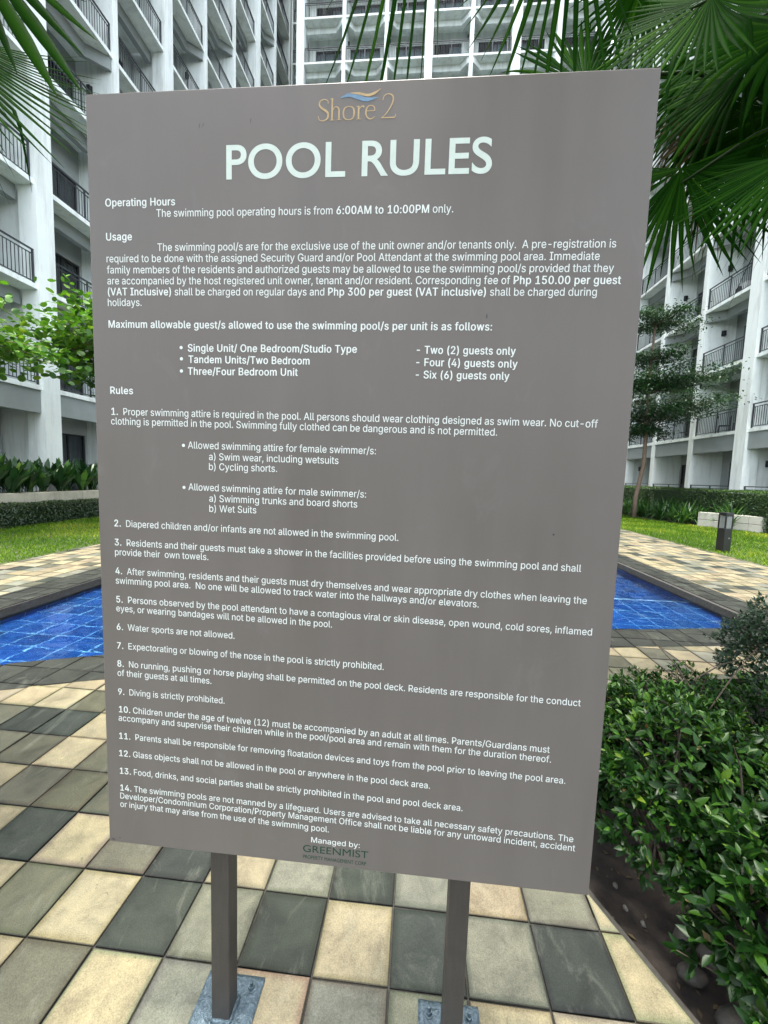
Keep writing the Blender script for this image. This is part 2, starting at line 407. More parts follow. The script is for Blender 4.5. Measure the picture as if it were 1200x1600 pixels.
# paving grid measured off the photograph
GS, GX0, GY0 = 0.2524, -0.2855, 1.1501; GSY = 0.2471
POOL_L, POOL_R, COP = -4.67, 4.25, 0.47
DECK_L, DECK_R = -6.72, 7.35
DECK_Y0, DECK_Y1, POOL_Y1 = -3.0, 17.0, 14.5
KN = [(-6.9, 0.9), (-4.67, 2.25), (-3.35, 2.88), (-2.68, 3.165), (-1.5, 3.60), (0.0, 4.06), (1.2, 4.37), (2.25, 4.61), (2.86, 4.72), (3.53, 4.86), (4.25, 4.99), (7.5, 5.5)]
def g_in(x):
    for (a, b), (c, d) in zip(KN, KN[1:]):
        if x <= c: return b+(d-b)*(x-a)/(c-a)
    return KN[-1][1]
def slope(x): return (g_in(x+0.12)-g_in(x-0.12))/0.24
BED = [(0.95, -0.6), (0.93, 1.10), (0.735, 1.535), (0.60, 1.90), (0.66, 2.45), (1.05, 2.95), (1.9, 3.35), (3.0, 3.62), (4.6, 3.8), (5.6, 3.2), (5.9, 1.0), (5.9, -2.5), (2.0, -2.5)]
def in_poly(x, y, P):
    c = False; n = len(P)
    for i in range(n):
        x1, y1 = P[i]; x2, y2 = P[(i+1) % n]
        if (y1 > y) != (y2 > y) and x < (x2-x1)*(y-y1)/(y2-y1)+x1: c = not c
    return c
def clip(poly, px, py, nx, ny):
    """keep side where (p-P).n >= 0"""
    out = []
    for i in range(len(poly)):
        a, b = poly[i], poly[(i+1) % len(poly)]
        da = (a[0]-px)*nx+(a[1]-py)*ny; db = (b[0]-px)*nx+(b[1]-py)*ny
        if da >= 0: out.append(a)
        if da*db < 0:
            t = da/(da-db); out.append((a[0]+(b[0]-a[0])*t, a[1]+(b[1]-a[1])*t))
    return out
def area(P): return abs(sum(P[i][0]*P[(i+1) % len(P)][1]-P[(i+1) % len(P)][0]*P[i][1] for i in range(len(P))))/2
CREAM = (0.290, 0.254, 0.163); GRAY = (0.102, 0.101, 0.070); DARK = (0.036, 0.043, 0.036); TAN = (0.255, 0.215, 0.140); LGRAY = (0.170, 0.172, 0.135)
KNOWN = {}
for (i, j0, s_) in ((0, -5, 'gcdldcdldcc'), (-1, -5, 'cgclclLcccc'), (1, -7, 'cdcgdcldltl'), (2, -9, 'ccgggc'), (3, -10, 'dggcgl'),
                    (4, -11, 'cgddcl'), (5, -12, 'tttcgc'), (6, -12, 'ctctcg'), (-2, -6, 'gcldcgclcgc')):
    for k, ch in enumerate(s_): KNOWN[(i, j0+k)] = ch
PAL = {'c': CREAM, 'g': GRAY, 'd': DARK, 't': TAN, 'l': LGRAY, 'L': LGRAY}
def tile_col(i, j):
    ch = KNOWN.get((i, j))
    if ch is None:
        r = random.random()
        far = (i > 8)
        ch = 'c' if r < (0.5 if far else 0.40) else 't' if r < 0.62 else 'l' if r < 0.80 else 'g' if r < 0.92 else 'd'
    b = PAL[ch]; k = 0.76*random.uniform(0.84, 1.14); return (b[0]*k, b[1]*k*random.uniform(0.98, 1.02), b[2]*k*random.uniform(0.94, 1.04))
def region_deck(poly, cx, cy):
    poly = clip(poly, DECK_L, 0, 1, 0); poly = clip(poly, DECK_R, 0, -1, 0)
    return poly
tiles = []; copes = []
nj0 = int((DECK_L-GX0)/GS)-2; nj1 = int((DECK_R-GX0)/GS)+2
ni0 = int((DECK_Y0-GY0)/GSY)-1; ni1 = int((DECK_Y1-GY0)/GSY)
GAP = 0.0028
for i in range(ni0, ni1):
    for j in range(nj0, nj1):
        x0, x1 = GX0+j*GS+GAP, GX0+(j+1)*GS-GAP; y0, y1 = GY0+i*GSY+GAP, GY0+(i+1)*GSY-GAP
        cx, cy = (x0+x1)/2, (y0+y1)/2
        sq = [(x0, y0), (x1, y0), (x1, y1), (x0, y1)]
        sq = region_deck(sq, cx, cy)
        if len(sq) < 3: continue
        gi = g_in(cx); sl = slope(cx); nrm = sqrt(1+sl*sl); nx, ny = sl/nrm, -1/nrm      # towards camera side
        # outside the coping
        gap = 0.003
        parts_out = []
        if cy < gi+0.6:
            pass
        # deck piece: in front of outer curve, or left / right of side coping
        front = clip(sq, cx, gi-COP*nrm, nx, ny) if True else sq
        rest = clip(sq, cx, gi-COP*nrm+gap, -nx, -ny)
        left = clip(rest, POOL_L-COP, 0, -1, 0); right = clip(rest, POOL_R+COP, 0, 1, 0)
        if cx < POOL_L-COP-0.3 or cx > POOL_R+COP+0.3:
            tiles.append((i, j, sq, cx, cy)); continue
        for P in (front, left, right):
            if len(P) >= 3 and area(P) > 0.0025: tiles.append((i, j, P, cx, cy))
        mid = clip(clip(rest, POOL_L-COP+gap, 0, 1, 0), POOL_R+COP-gap, 0, -1, 0)
        if cy > POOL_Y1+COP:
            if len(mid) >= 3: tiles.append((i, j, mid, cx, cy))
            continue
        c1 = clip(mid, cx, gi, nx, ny)
        m2 = clip(mid, cx, gi, -nx, -ny)
        c2 = clip(m2, POOL_L, 0, -1, 0); c3 = clip(m2, POOL_R, 0, 1, 0)
        c4 = clip(clip(clip(m2, POOL_L, 0, 1, 0), POOL_R, 0, -1, 0), 0, POOL_Y1, 0, 1)
        for P in (c1, c2, c3, c4):
            if len(P) >= 3 and area(P) > 0.002: copes.append((i, j, P, cx, cy))
# planting bed cut-out with straight-cut edge pieces
def bed_clip(P):
    c = (sum(p[0] for p in P)/len(P), sum(p[1] for p in P)/len(P))
    near = None
    for k in range(len(BED)):
        a, b = BED[k], BED[(k+1) % len(BED)]
        ex, ey = b[0]-a[0], b[1]-a[1]; L2 = ex*ex+ey*ey
        t = max(0, min(1, ((c[0]-a[0])*ex+(c[1]-a[1])*ey)/L2)); qx, qy = a[0]+ex*t, a[1]+ey*t
        d = math.hypot(c[0]-qx, c[1]-qy)
        if near is None or d < near[0]: near = (d, a, ex, ey)
    d, a, ex, ey = near
    inside = in_poly(c[0], c[1], BED)
    if d > 0.19: return [] if inside else P
    L = math.hypot(ex, ey); nx, ny = ey/L, -ex/L
    # outward normal of the polygon
    if in_poly(a[0]+ex*0.5+nx*0.02, a[1]+ey*0.5+ny*0.02, BED): nx, ny = -nx, -ny
    return clip(P, a[0], a[1], nx, ny)
T2 = []
for (i, j, P, cx, cy) in tiles:
    if 0.2 < cx < 6.3 and cy < 4.2:
        P = bed_clip(P)
    if len(P) >= 3 and area(P) > 0.002: T2.append((i, j, P, cx, cy))
tiles = T2
def vis_rank(items):
    r = []
    for k, (i, j, P, cx, cy) in enumerate(items):
        x, y, z = project((cx, cy, 0)); x, y, z = float(x), float(y), float(z)
        d = math.hypot(cx, cy)
        ok = (-40 < x < 1240 and 700 < y < 1660 and z > 0.2)
        hid = (150 < x < 930 and y < 1330) or (x > 1010 and y > 1110)
        r.append((0 if ok and not hid else 1 if ok else 2, d, k))
    r.sort(); return [k for _, _, k in r]
deck = MB(); deck.prism([(DECK_L, DECK_Y0), (DECK_R, DECK_Y0), (DECK_R, 1.0), (5.9, 1.0), (5.9, -2.5), (2.0, -2.5), (0.97, -0.6), (0.95, 1.10), (0.755, 1.535), (0.62, 1.9), (0.68, 2.43), (1.06, 2.92), (1.9, 3.32), (3.0, 3.6), (4.6, 3.77), (5.58, 3.18), (5.88, 1.0), (DECK_R, 1.02)] , -0.20, -0.009)
deck = MB()
def add_sub(P): deck.prism(P, -0.22, -0.0085)
def tri_strip_sub():
    # grimy bedding under the tiles, in convex pieces that leave the pool and planting bed open
    xs = np.concatenate([np.arange(DECK_L, 0.4, 0.23), np.arange(0.4, 1.2, 0.02), np.arange(1.2, DECK_R, 0.23), [DECK_R]])
    for a, b in zip(xs, xs[1:]):
        m = (a+b)/2
        if POOL_L < m < POOL_R: ye = [g_in(a)-0.01, g_in(b)-0.01]
        else: ye = [DECK_Y1, DECK_Y1]
        ivs = []
        ys = np.arange(DECK_Y0, max(ye)+0.05, 0.05); cur = None
        for y in ys:
            ins = in_poly(m+0.03, y, BED)
            if not ins and cur is None: cur = y
            if ins and cur is not None: ivs.append((cur, y-0.05)); cur = None
        if cur is not None: ivs.append((cur, None))
        for y0, y1 in ivs:
            q0, q1 = (ye[0], ye[1]) if y1 is None else (y1, y1)
            add_sub([(a, y0), (b, y0), (b, q1), (a, q0)])
    add_sub([(POOL_L, POOL_Y1), (POOL_R, POOL_Y1), (POOL_R, DECK_Y1), (POOL_L, DECK_Y1)])
tri_strip_sub()
deck_o = deck.obj('pool_deck', M['grout']); deck_o['kind'] = 'structure'
def lay(items, parent, name, colf, limit=300):
    order = vis_rank(items); rest = MB()
    for rank, k in enumerate(order):
        i, j, P, cx, cy = items[k]
        if in_poly(0, 0, P): pass
        # keep counter-clockwise
        A = sum(P[q][0]*P[(q+1) % len(P)][1]-P[(q+1) % len(P)][0]*P[q][1] for q in range(len(P)))
        if A < 0: P = P[::-1]
        # drop duplicate points
        Q = [p for q, p in enumerate(P) if math.hypot(p[0]-P[q-1][0], p[1]-P[q-1][1]) > 1e-4]
        if len(Q) < 3: continue
        dz = random.uniform(-0.0022, 0.0022); c = colf(i, j)
        if rank < limit:
            m = MB(); m.prism([(x-cx, y-cy) for x, y in Q], -0.03, 0.0, 0.0022, c, 0.02)
            o = m.obj(name, M['paving'], parent, loc=(cx, cy, dz))
            o.rotation_euler = (random.uniform(-.007, .007), random.uniform(-.007, .007), random.uniform(-.006, .006))
        else: rest.prism(Q, -0.03, dz, 0.0022, c, 0.02)
    if rest.v:
        o = rest.obj(name, M['paving'], parent); o['kind'] = 'stuff'
lay(tiles, deck_o, 'paving_tile', tile_col)
cop_base = MB(); cop_base.box(POOL_L-COP, POOL_L-0.02, 1.9, POOL_Y1, -0.22, -0.0125); cop_base.box(POOL_R+0.02, POOL_R+COP, 4.95, POOL_Y1, -0.22, -0.0125)
cop_o = cop_base.obj('pool_coping', M['grout']); cop_o['kind'] = 'structure'
def cop_col(i, j):
    k = random.uniform(0.6, 1.05); return (0.027*k, 0.030*k, 0.025*k)
lay(copes, cop_o, 'coping_tile', cop_col)

# bed soil, stones, litter
bs = MB(); bs.prism(BED, -0.6, -0.07); o = bs.obj('planting_bed_soil', M['soil']); o['kind'] = 'structure'
# cut edge of the bed: concrete haunch strip
hn = MB()
for a, b in (((0.965, -0.6), (0.945, 1.10)), ((0.945, 1.10), (0.75, 1.535)), ((0.75, 1.535), (0.615, 1.90)), ((0.615, 1.9), (0.675, 2.45))):
    dx, dy = b[0]-a[0], b[1]-a[1]; L = math.hypot(dx, dy); nx, ny = dy/L*0.022, -dx/L*0.022
    hn.prism([a, (a[0]+nx, a[1]+ny), (b[0]+nx, b[1]+ny), b], -0.2, -0.022)
o = hn.obj('bed_edging', M['grout']); o['kind'] = 'structure'

# ------------------------------------------------------------------ pool
WZ = -0.105; SH_Z, DP_Z, LEDGE_Y = -0.36, -0.85, 6.5
pb = MB()
xs = list(np.linspace(POOL_L, POOL_R, 31))
for a, b in zip(xs, xs[1:]):            # near curved wall
    pb.add([(a, g_in(a)+0.0, DP_Z), (b, g_in(b), DP_Z), (b, g_in(b), -0.031), (a, g_in(a), -0.031)], [(3, 2, 1, 0)])
pb.add([(POOL_L, 2.0, DP_Z), (POOL_L, POOL_Y1, DP_Z), (POOL_L, POOL_Y1, -0.031), (POOL_L, 2.0, -0.031)], [(0, 1, 2, 3)])
pb.add([(POOL_R, 4.9, DP_Z), (POOL_R, POOL_Y1, DP_Z), (POOL_R, POOL_Y1, -0.031), (POOL_R, 4.9, -0.031)], [(3, 2, 1, 0)])
pb.add([(POOL_L, POOL_Y1, DP_Z), (POOL_R, POOL_Y1, DP_Z), (POOL_R, POOL_Y1, -0.031), (POOL_L, POOL_Y1, -0.031)], [(0, 1, 2, 3)])
for a, b in zip(xs, xs[1:]):            # shallow shelf
    pb.add([(a, g_in(a), SH_Z-0.003), (b, g_in(b), SH_Z-0.003), (b, LEDGE_Y, SH_Z-0.003), (a, LEDGE_Y, SH_Z-0.003)], [(0, 1, 2, 3)])
pb.add([(POOL_L, LEDGE_Y, DP_Z), (POOL_R, LEDGE_Y, DP_Z), (POOL_R, LEDGE_Y, SH_Z-0.003), (POOL_L, LEDGE_Y, SH_Z-0.003)], [(3, 2, 1, 0)])
pb.add([(POOL_L, LEDGE_Y, DP_Z), (POOL_R, LEDGE_Y, DP_Z), (POOL_R, POOL_Y1, DP_Z), (POOL_L, POOL_Y1, DP_Z)], [(0, 1, 2, 3)])
basin = pb.obj('pool_basin', M['pool_grout']); basin['kind'] = 'structure'
PS = 0.29; pts = []
for j in range(int((POOL_R-POOL_L)/PS)+1):
    for i in range(int((LEDGE_Y-2.0)/PS)+1):
        x0 = POOL_L+j*PS+0.007; y1 = LEDGE_Y-i*PS-0.007
        sq = [(x0, y1-PS+0.014), (min(x0+PS-0.014, POOL_R), y1-PS+0.014), (min(x0+PS-0.014, POOL_R), y1), (x0, y1)]
        cx, cy = x0+PS/2, y1-PS/2; gi = g_in(cx); sl = slope(cx); nr = sqrt(1+sl*sl)
        P = clip(sq, cx, gi+0.01, -sl/nr, 1/nr)
        if len(P) >= 3 and area(P) > 0.003 and P[1][0]-P[0][0] > -1: pts.append((i, j, P, cx, cy))
def ptc(): 
    k = random.uniform(0.55, 0.95); return (0.016*k, 0.075*k, 0.25*k*random.uniform(0.9, 1.1))
order = vis_rank(pts); rest = MB()
for rank, k in enumerate(order):
    i, j, P, cx, cy = pts[k]
    if sum(P[q][0]*P[(q+1) % len(P)][1]-P[(q+1) % len(P)][0]*P[q][1] for q in range(len(P))) < 0: P = P[::-1]
    if rank < 290:
        m = MB(); m.prism([(x-cx, y-cy) for x, y in P], -0.0028, 0.0, 0.0, ptc()); m.obj('pool_tile', M['pool_tile'], basin, loc=(cx, cy, SH_Z))
    else: rest.prism(P, SH_Z-0.0028, SH_Z, 0.0, ptc())
for j in range(int((POOL_R-POOL_L)/PS)+1):
    x0 = POOL_L+j*PS+0.004; x1 = min(x0+PS-0.008, POOL_R-0.002)
    for i in range(int((POOL_Y1-LEDGE_Y)/PS)):
        y0 = LEDGE_Y+i*PS+0.004; rest.prism([(x0, y0), (x1, y0), (x1, y0+PS-0.008), (x0, y0+PS-0.008)], DP_Z, DP_Z+0.008, 0, ptc())
for wx, sg in ((POOL_L, 1), (POOL_R, -1)):
    y0 = 2.3 if sg > 0 else 5.05
    while y0 < POOL_Y1-0.3:
        for k in range(3):
            z1 = (-0.0315, -0.13, -0.49)[k]; z0 = (-0.124, -0.48, -0.84)[k]
            dk = (0.02, 0.035, 0.06) if k == 0 else ptc()
            t = 0.008*sg; m = [(wx, y0, z0), (wx, y0+0.28, z0), (wx, y0+0.28, z1), (wx, y0, z1)]
            rest.add([(wx+t, y, z) for _, y, z in m], [(0, 1, 2, 3) if sg < 0 else (3, 2, 1, 0)], dk)
        y0 += 0.29
o = rest.obj('pool_tile', M['pool_tile'], basin); o['kind'] = 'stuff'
wt = MB(); e = 0.0
poly = [(x, g_in(x)+0.001) for x in xs]+[(POOL_R, POOL_Y1), (POOL_L, POOL_Y1)]
wt.add([(x, y, WZ) for x, y in poly], [tuple(range(len(poly)))])
o = wt.obj('pool_water', M['water']); o['kind'] = 'structure'
nz = MB(); nz.box(POOL_L, POOL_R, LEDGE_Y-0.022, LEDGE_Y+0.010, SH_Z-0.01, SH_Z+0.008)
nz.obj('step_nosing', M['rope'], basin)

# ------------------------------------------------------------------ apartment wings
# local frame of a wing: x along the facade, y inward, z up
LEV = [0.65, 4.20, 7.33, 10.47, 14.05, 17.32, 20.6, 23.95, 27.4, 31.0, 34.65, 38.0, 41.4, 44.8]
LEVB = [0.65]+[33.3+3.155*(k-9) for k in range(0, 14)][1:]
DEPTH = 1.55
mesh_cache = {}
def cached(key, fn):
    if key not in mesh_cache: mesh_cache[key] = fn()
    return mesh_cache[key]
def slab_mesh(w):
    m = MB(); m.box(0, w, -0.0, DEPTH+0.3, -0.15, 0.0); return m.mesh('floor_slab', M['render_w'])
def beam_mesh(w, lj, rj, ground=False, mat='beam'):
    """chamfered in plan next to the thin dividing walls"""
    m = MB()
    if ground:
        m.box(0, w, 0.05, 0.30, -0.88, -0.152); return m.mesh('fascia_beam', M['beam'])
    a, b, t = 0.06, 0.62, 0.22
    P = [(0, a if lj else b)] + ([(0.10, a), (0.62, b)] if lj else []) + ([(w-0.62, b), (w-0.10, a)] if rj else []) + [(w, a if rj else b)]
    Q = [(x, y+t) for x, y in P][::-1]
    n = len(P)
    for k in range(n-1):
        q = [P[k], P[k+1], (P[k+1][0], P[k+1][1]+t), (P[k][0], P[k][1]+t)]
        m.prism(q, -0.60, -0.152)
    return m.mesh('beam', M[mat])
def rail_mesh(w):
    m = MB(); y0, y1 = 0.07, 0.115
    m.box(0.02, w-0.02, y0-0.005, y1+0.005, 1.02, 1.06)
    m.box(0.02, w-0.02, y0+0.008, y1-0.008, 0.895, 0.92)
    m.box(0.02, w-0.02, y0+0.008, y1-0.008, 0.07, 0.10)
    n = max(1, round(w/1.5))
    for k in range(n+1):
        x = 0.03+(w-0.1)*k/n; m.box(x, x+0.045, y0, y1, 0.0, 1.018)
    return m.mesh('balcony_railing', M['rail'])
def bal_mesh(w):
    m = MB(); n = int((w-0.1)/0.115)
    for k in range(1, n):
        x = 0.03+(w-0.06)*k/n; m.box(x-0.008, x+0.008, 0.084, 0.101, 0.101, 0.894)
    return m.mesh('baluster', M['rail'])
def back_mesh(w, h, flip, mat='wallgrey'):
    x0, x1 = (0.50, w-0.10) if not flip else (0.10, w-0.50)
    m = MB(); y = DEPTH
    m.box(0, x0, y, y+0.15, 0, h-0.15); m.box(x1, w, y, y+0.15, 0, h-0.15); m.box(x0, x1, y, y+0.15, 2.25, h-0.15)
    return m.mesh('balcony_wall', M[mat]), x0, x1
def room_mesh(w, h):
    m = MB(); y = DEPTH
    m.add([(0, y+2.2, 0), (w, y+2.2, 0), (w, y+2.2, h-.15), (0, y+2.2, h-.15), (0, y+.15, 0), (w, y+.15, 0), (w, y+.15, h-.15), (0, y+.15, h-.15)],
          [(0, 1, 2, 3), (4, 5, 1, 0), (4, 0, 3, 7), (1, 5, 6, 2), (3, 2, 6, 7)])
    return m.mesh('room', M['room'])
def frame_mesh(a, b):
    m = MB(); y = DEPTH+0.04; t = 0.06; h = 2.24; n = 3 if b-a > 1.9 else 2
    m.box(a, b, y, y+0.07, h-t, h); m.box(a, b, y, y+0.07, 0.005, t)
    for k in range(n+1):
        x = a+(b-a-t)*k/n; m.box(x, x+t, y, y+0.07, t, h-t)
    return m.mesh('sliding_door', M['frame']), n
def pane_mesh(w):
    m = MB(); m.add([(0, 0, 0), (w, 0, 0), (w, 0, 2.12), (0, 0, 2.12)], [(0, 1, 2, 3)]); return m.mesh('pane', M['glass'])
def curtain_mesh(w, mat):
    m = MB(); n = max(6, int(w/0.05)); vs = []; fs = []
    for k in range(n+1):
        x = w*k/n; y = 0.025*sin(k*1.9)+0.012*sin(k*0.7)
        vs += [(x, y, 0.03), (x, y, 2.2)]
    for k in range(n): fs.append((2*k, 2*k+2, 2*k+3, 2*k+1))
    m.add(vs, fs); return m.mesh('curtain', mat)
def lamp_mesh():
    m = MB(); m.box(-0.09, 0.09, 0, 0.03, -0.14, 0.14); m.box(-0.07, 0.07, 0.03, 0.13, -0.12, 0.12); return m.mesh('wall_lamp', M['frame'])
def wing(name, label, loc, rz, supports, lev, zbase, top, curtain_p=0.6, detail=True, pale=0.5, lmin=0, pal=''):
    """supports: list of (x0, x1) in wing coordinates, in order; wide ones are columns"""
    W_ = thing(name, label, 'apartment building', loc, radians(rz), 'apartment wings round the courtyard')
    for (a, b) in supports:
        wide = (b-a) > 0.45; m = MB()
        if wide:
            m.box(0, b-a, -0.06, 0.55, 0, top-zbase)
            o = m.obj('column', M['render_w'], W_, loc=(a, 0, zbase))
            m2 = MB(); m2.box(0.12, b-a-0.12, 0.552, DEPTH+0.14, 0, top-zbase-0.2); m2.obj('dividing_wall', M['render'], W_, loc=(a, 0, zbase))
        else:
            m.box(0, b-a, -0.03, DEPTH+0.14, 0, top-zbase); m.obj('dividing_wall', M['render_w'], W_, loc=(a, 0, zbase))
    for s in range(len(supports)-1):
        a, b = supports[s][1]+0.002, supports[s+1][0]-0.002
        w = round(b-a, 2); lj = supports[s][1]-supports[s][0] < 0.45; rj = supports[s+1][1]-supports[s+1][0] < 0.45
        for li in range(lmin, len(lev)-1):
            z, h = lev[li], lev[li+1]-lev[li]; hk = round(h, 2)
            link('floor_slab', cached(('s', w), lambda: slab_mesh(w)), W_, (a, 0, z))
            if li >= 1:
                gnd = li == 1
                link('fascia_beam' if gnd else 'beam', cached(('b', w, lj, rj, gnd, pal), lambda: beam_mesh(w, lj, rj, gnd, 'render_w' if pal else 'beam')), W_, (a, 0, z))
            r = link('balcony_railing', cached(('r', w), lambda: rail_mesh(w)), W_, (a, 0, z))
            q = link('baluster', cached(('bl', w), lambda: bal_mesh(w)), r); q['kind'] = 'stuff'
            if not detail: continue
            flip = (s % 2 == 1)
            me, dx0, dx1 = cached(('w', w, hk, flip, pal), lambda: back_mesh(w, h, flip, 'render_w' if pal else 'wallgrey'))
            link('balcony_wall', me, W_, (a, 0, z))
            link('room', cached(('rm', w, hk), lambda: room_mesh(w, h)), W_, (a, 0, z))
            fm, n = cached(('f', round(dx0, 2), round(dx1, 2)), lambda: frame_mesh(dx0, dx1))
            f = link('sliding_door', fm, W_, (a, 0, z))
            pw = round((dx1-dx0-0.06)/n-0.06, 3)
            for k in range(n):
                link('pane', cached(('p', pw), lambda: pane_mesh(pw)), f, (dx0+0.06+(dx1-dx0-0.06)*k/n, DEPTH+0.07, 0.06))
            u = random.random()
            if u < curtain_p:
                full = random.random() < 0.6; cw = round((dx1-dx0)*(1.0 if full else 0.45), 2)
                mat = M['curtain'] if random.random() < pale else M['curtain_dark']
                link('curtain', cached(('c', cw, mat.name), lambda: curtain_mesh(cw, mat)), W_, (a+dx0+(0 if random.random() < .5 or full else dx1-dx0-cw), DEPTH+0.22, z))
            if lj and li >= 1 or (li == 0 and not lj):
                l = link('wall_lamp', cached(('l',), lamp_mesh), W_, (a+0.001, 0.95, z+2.05)); l.rotation_euler = (0, 0, -pi/2)
            elif rj and (li+s) % 2 == 0:
                l = link('wall_lamp', cached(('l',), lamp_mesh), W_, (b-0.001, 0.95, z+2.05)); l.rotation_euler = (0, 0, pi/2)
        # parapet
    m = MB(); x0, x1 = supports[0][0], supports[-1][1]
    m.box(x0, x1, 0, 10, top+0.002, top+1.2); m.obj('roof', M['render_w'], W_)
    m = MB(); m.box(x0, x1, DEPTH+2.4, 10, zbase, top); m.obj('core_wall', M['render'], W_)
    if zbase < 0.1:
        m = MB(); m.box(x0, x1, 0.02, DEPTH+0.14, -0.5, 0.49); m.obj('plinth', M['render'], W_)
    return W_
SUPS = [(6.0, 6.6), (9.2, 9.45), (12.32, 12.93), (15.83, 16.10), (18.98, 19.62), (22.50, 22.78), (25.90, 26.17), (29.20, 29.92), (32.8, 33.08), (36.15, 36.6)]
XL, XR = -12.3, 14.1
wl = wing('apartment_wing', 'white balcony block along the left side of the courtyard behind the low hedge', (XL, 0, 0), 90, SUPS, LEV, 0.0, 45.0, pale=0.35)
# right wing: local x runs towards the camera (-Y)
supr = [(-b, -a) for a, b in SUPS[::-1] if a > 12]
wr = wing('apartment_wing', 'white balcony block on the right side behind the clipped hedge and slim tree', (XR, 0, 0), -90, supr, LEV, 0.0, 45.0, pale=0.3)
supb = [(-10.76, -10.16), (-7.2, -6.93), (-3.95, -3.68), (-0.86, -0.27), (2.46, 2.75), (5.54, 6.2), (8.78, 9.1), (12.0, 12.6)]
wb = wing('apartment_wing', 'bright white balcony block closing the far end of the courtyard', (0, 33.3, 0), 0, supb, LEVB, 0.0, LEVB[-1]+0.05, curtain_p=0.95, pale=0.92, pal='b')
# recessed corner bay between left and far wings
supc = [(-12.3-0.5, -12.15), (-10.70, -10.5)]
wc = wing('apartment_wing', 'narrow recessed corner of balconies between left and far blocks', (0, 36.62, 0), 0, supc, LEVB, 0.0, LEVB[-1]+0.05, curtain_p=0.8, pale=0.9, pal='b')
# balcony clutter
def ac_unit(loc, rz, label):
    t = thing('air_conditioner', label, 'air conditioner', loc, rz, 'air conditioner units on balconies')
    m = MB(); m.box(-0.38, 0.38, -0.14, 0.14, 0.04, 0.58); bevel_obj(m.obj('casing', M['white_plastic'], t), 0.015, 1)
    m = MB(); n = 20
    m.add([(-0.08+0.22*cos(2*pi*k/n), -0.143, 0.31+0.22*sin(2*pi*k/n)) for k in range(n)], [tuple(range(n))]); m.obj('fan_grille', M['black_plastic'], t)
    m = MB(); m.box(-0.33, -0.26, -0.12, 0.12, 0, 0.04); m.box(0.26, 0.33, -0.12, 0.12, 0, 0.04); m.obj('foot', M['black_plastic'], t)
def chair(loc, rz, label):
    t = thing('balcony_chair', label, 'chair', loc, rz, 'chairs on balconies')
    m = MB(); m.box(-0.22, 0.22, -0.22, 0.22, 0.42, 0.45); bevel_obj(m.obj('seat', M['black_plastic'], t), 0.008, 1)
    m = MB()
    for k in range(5): m.box(-0.2+k*0.09, -0.16+k*0.09, 0.2, 0.225, 0.455, 0.85)
    m.box(-0.22, 0.22, 0.195, 0.23, 0.852, 0.89); m.obj('backrest', M['black_plastic'], t)
    for sx in (-1, 1):
        for sy in (-1, 1):
            m = MB(); m.tube([(sx*0.19, sy*0.19, 0.419), (sx*0.22, sy*0.22, 0)], 0.014, 6); m.obj('leg', M['black_plastic'], t)
ac_unit((XR+0.55, 20.9, LEV[3]), radians(-90), 'white air conditioner with round black fan behind railing, upper right block')
ac_unit((XR+0.55, 17.2, LEV[2]), radians(-90), 'white air conditioner on a second-floor balcony at the right frame edge')
ac_unit((XL-0.6, 21.2, LEV[4]), radians(90), 'white air conditioner high on the left block, beside its second wide column')
ac_unit((-2.2, 33.3+0.8, LEVB[10]), 0, 'white air conditioner on the top visible balcony row of the far block')
ac_unit((4.3, 33.3+0.8, LEVB[9]), 0, 'white air conditioner right of the wide column on the far block')
ac_unit((-5.3, 33.3+0.75, LEVB[9]), 0, 'white air conditioner on a left-hand balcony of the far block')
chair((XR+0.7, 21.4, LEV[1]), radians(-120), 'dark slatted chair on the first balcony of the right block')
chair((XR+0.8, 20.5, LEV[1]), radians(-60), 'dark slatted chair nearer the wide column, first balcony of right block')
chair((XR+0.7, 24.4, LEV[1]), radians(-100), 'dark slatted chair on the first balcony behind the slim tree')
chair((-2.6, 34.1, LEVB[9]), radians(20), 'dark slatted chair on a balcony of the far block')

# ------------------------------------------------------------------ lawns, planters, hedges
def lawn(name, label_kind, P, n, hmax=0.06, zbase=0.01):
    m = MB(); m.prism(P, -0.5, zbase-0.01); base = m.obj(name, M['lawn_soil']); base['kind'] = 'structure'
    xs_ = [p[0] for p in P]; ys_ = [p[1] for p in P]; out = []
    x = rng.uniform(min(xs_), max(xs_), n*2); u = rng.random(n*2)
    y = min(ys_)+(max(ys_)-min(ys_))*(u**1.5)
    keep = [k for k in range(len(x)) if in_poly(x[k], y[k], P)][:n]
    x, y = x[keep], y[keep]; N = len(x)
    pos = np.stack([x, y, np.full(N, zbase-0.012)], 1)
    d = rand_dirs(N)*0.75; d[:, 2] = 0.75+0.3*rng.random(N)
    nrm = rand_dirs(N); nrm[:, 2] *= 0.3
    size = rng.uniform(0.5, 1.2, N)*hmax*1.25*(1+0.05*np.maximum(0, y-8))
    patch = np.array([noise.noise(Vector((a*0.8, b*0.8, 3.3))) for a, b in zip(x, y)])
    shade = np.clip(0.5+0.5*patch+rng.normal(0, 0.22, N), 0, 0.97)
    tpl = (np.array([(0, -0.09, 0), (0, 0.09, 0), (0.6, 0.07, 0.03), (0.6, -0.07, 0.03), (1.0, 0.0, -0.08)]), None)
    TV = np.array([(0, -0.085, 0), (0, 0.085, 0), (0.6, 0.075, 0.0), (0.6, -0.075, 0.0), (1.0, 0.01, -0.12), (1.0, -0.01, -0.12)])
    TF = np.array([(0, 1, 2, 3), (3, 2, 4, 5)])
    o = scatter((TV, TF), pos, d, nrm, size, shade, 'lawn_grass', M['grass'], None, True)
    o['category'] = 'grass'; o['label'] = label_kind
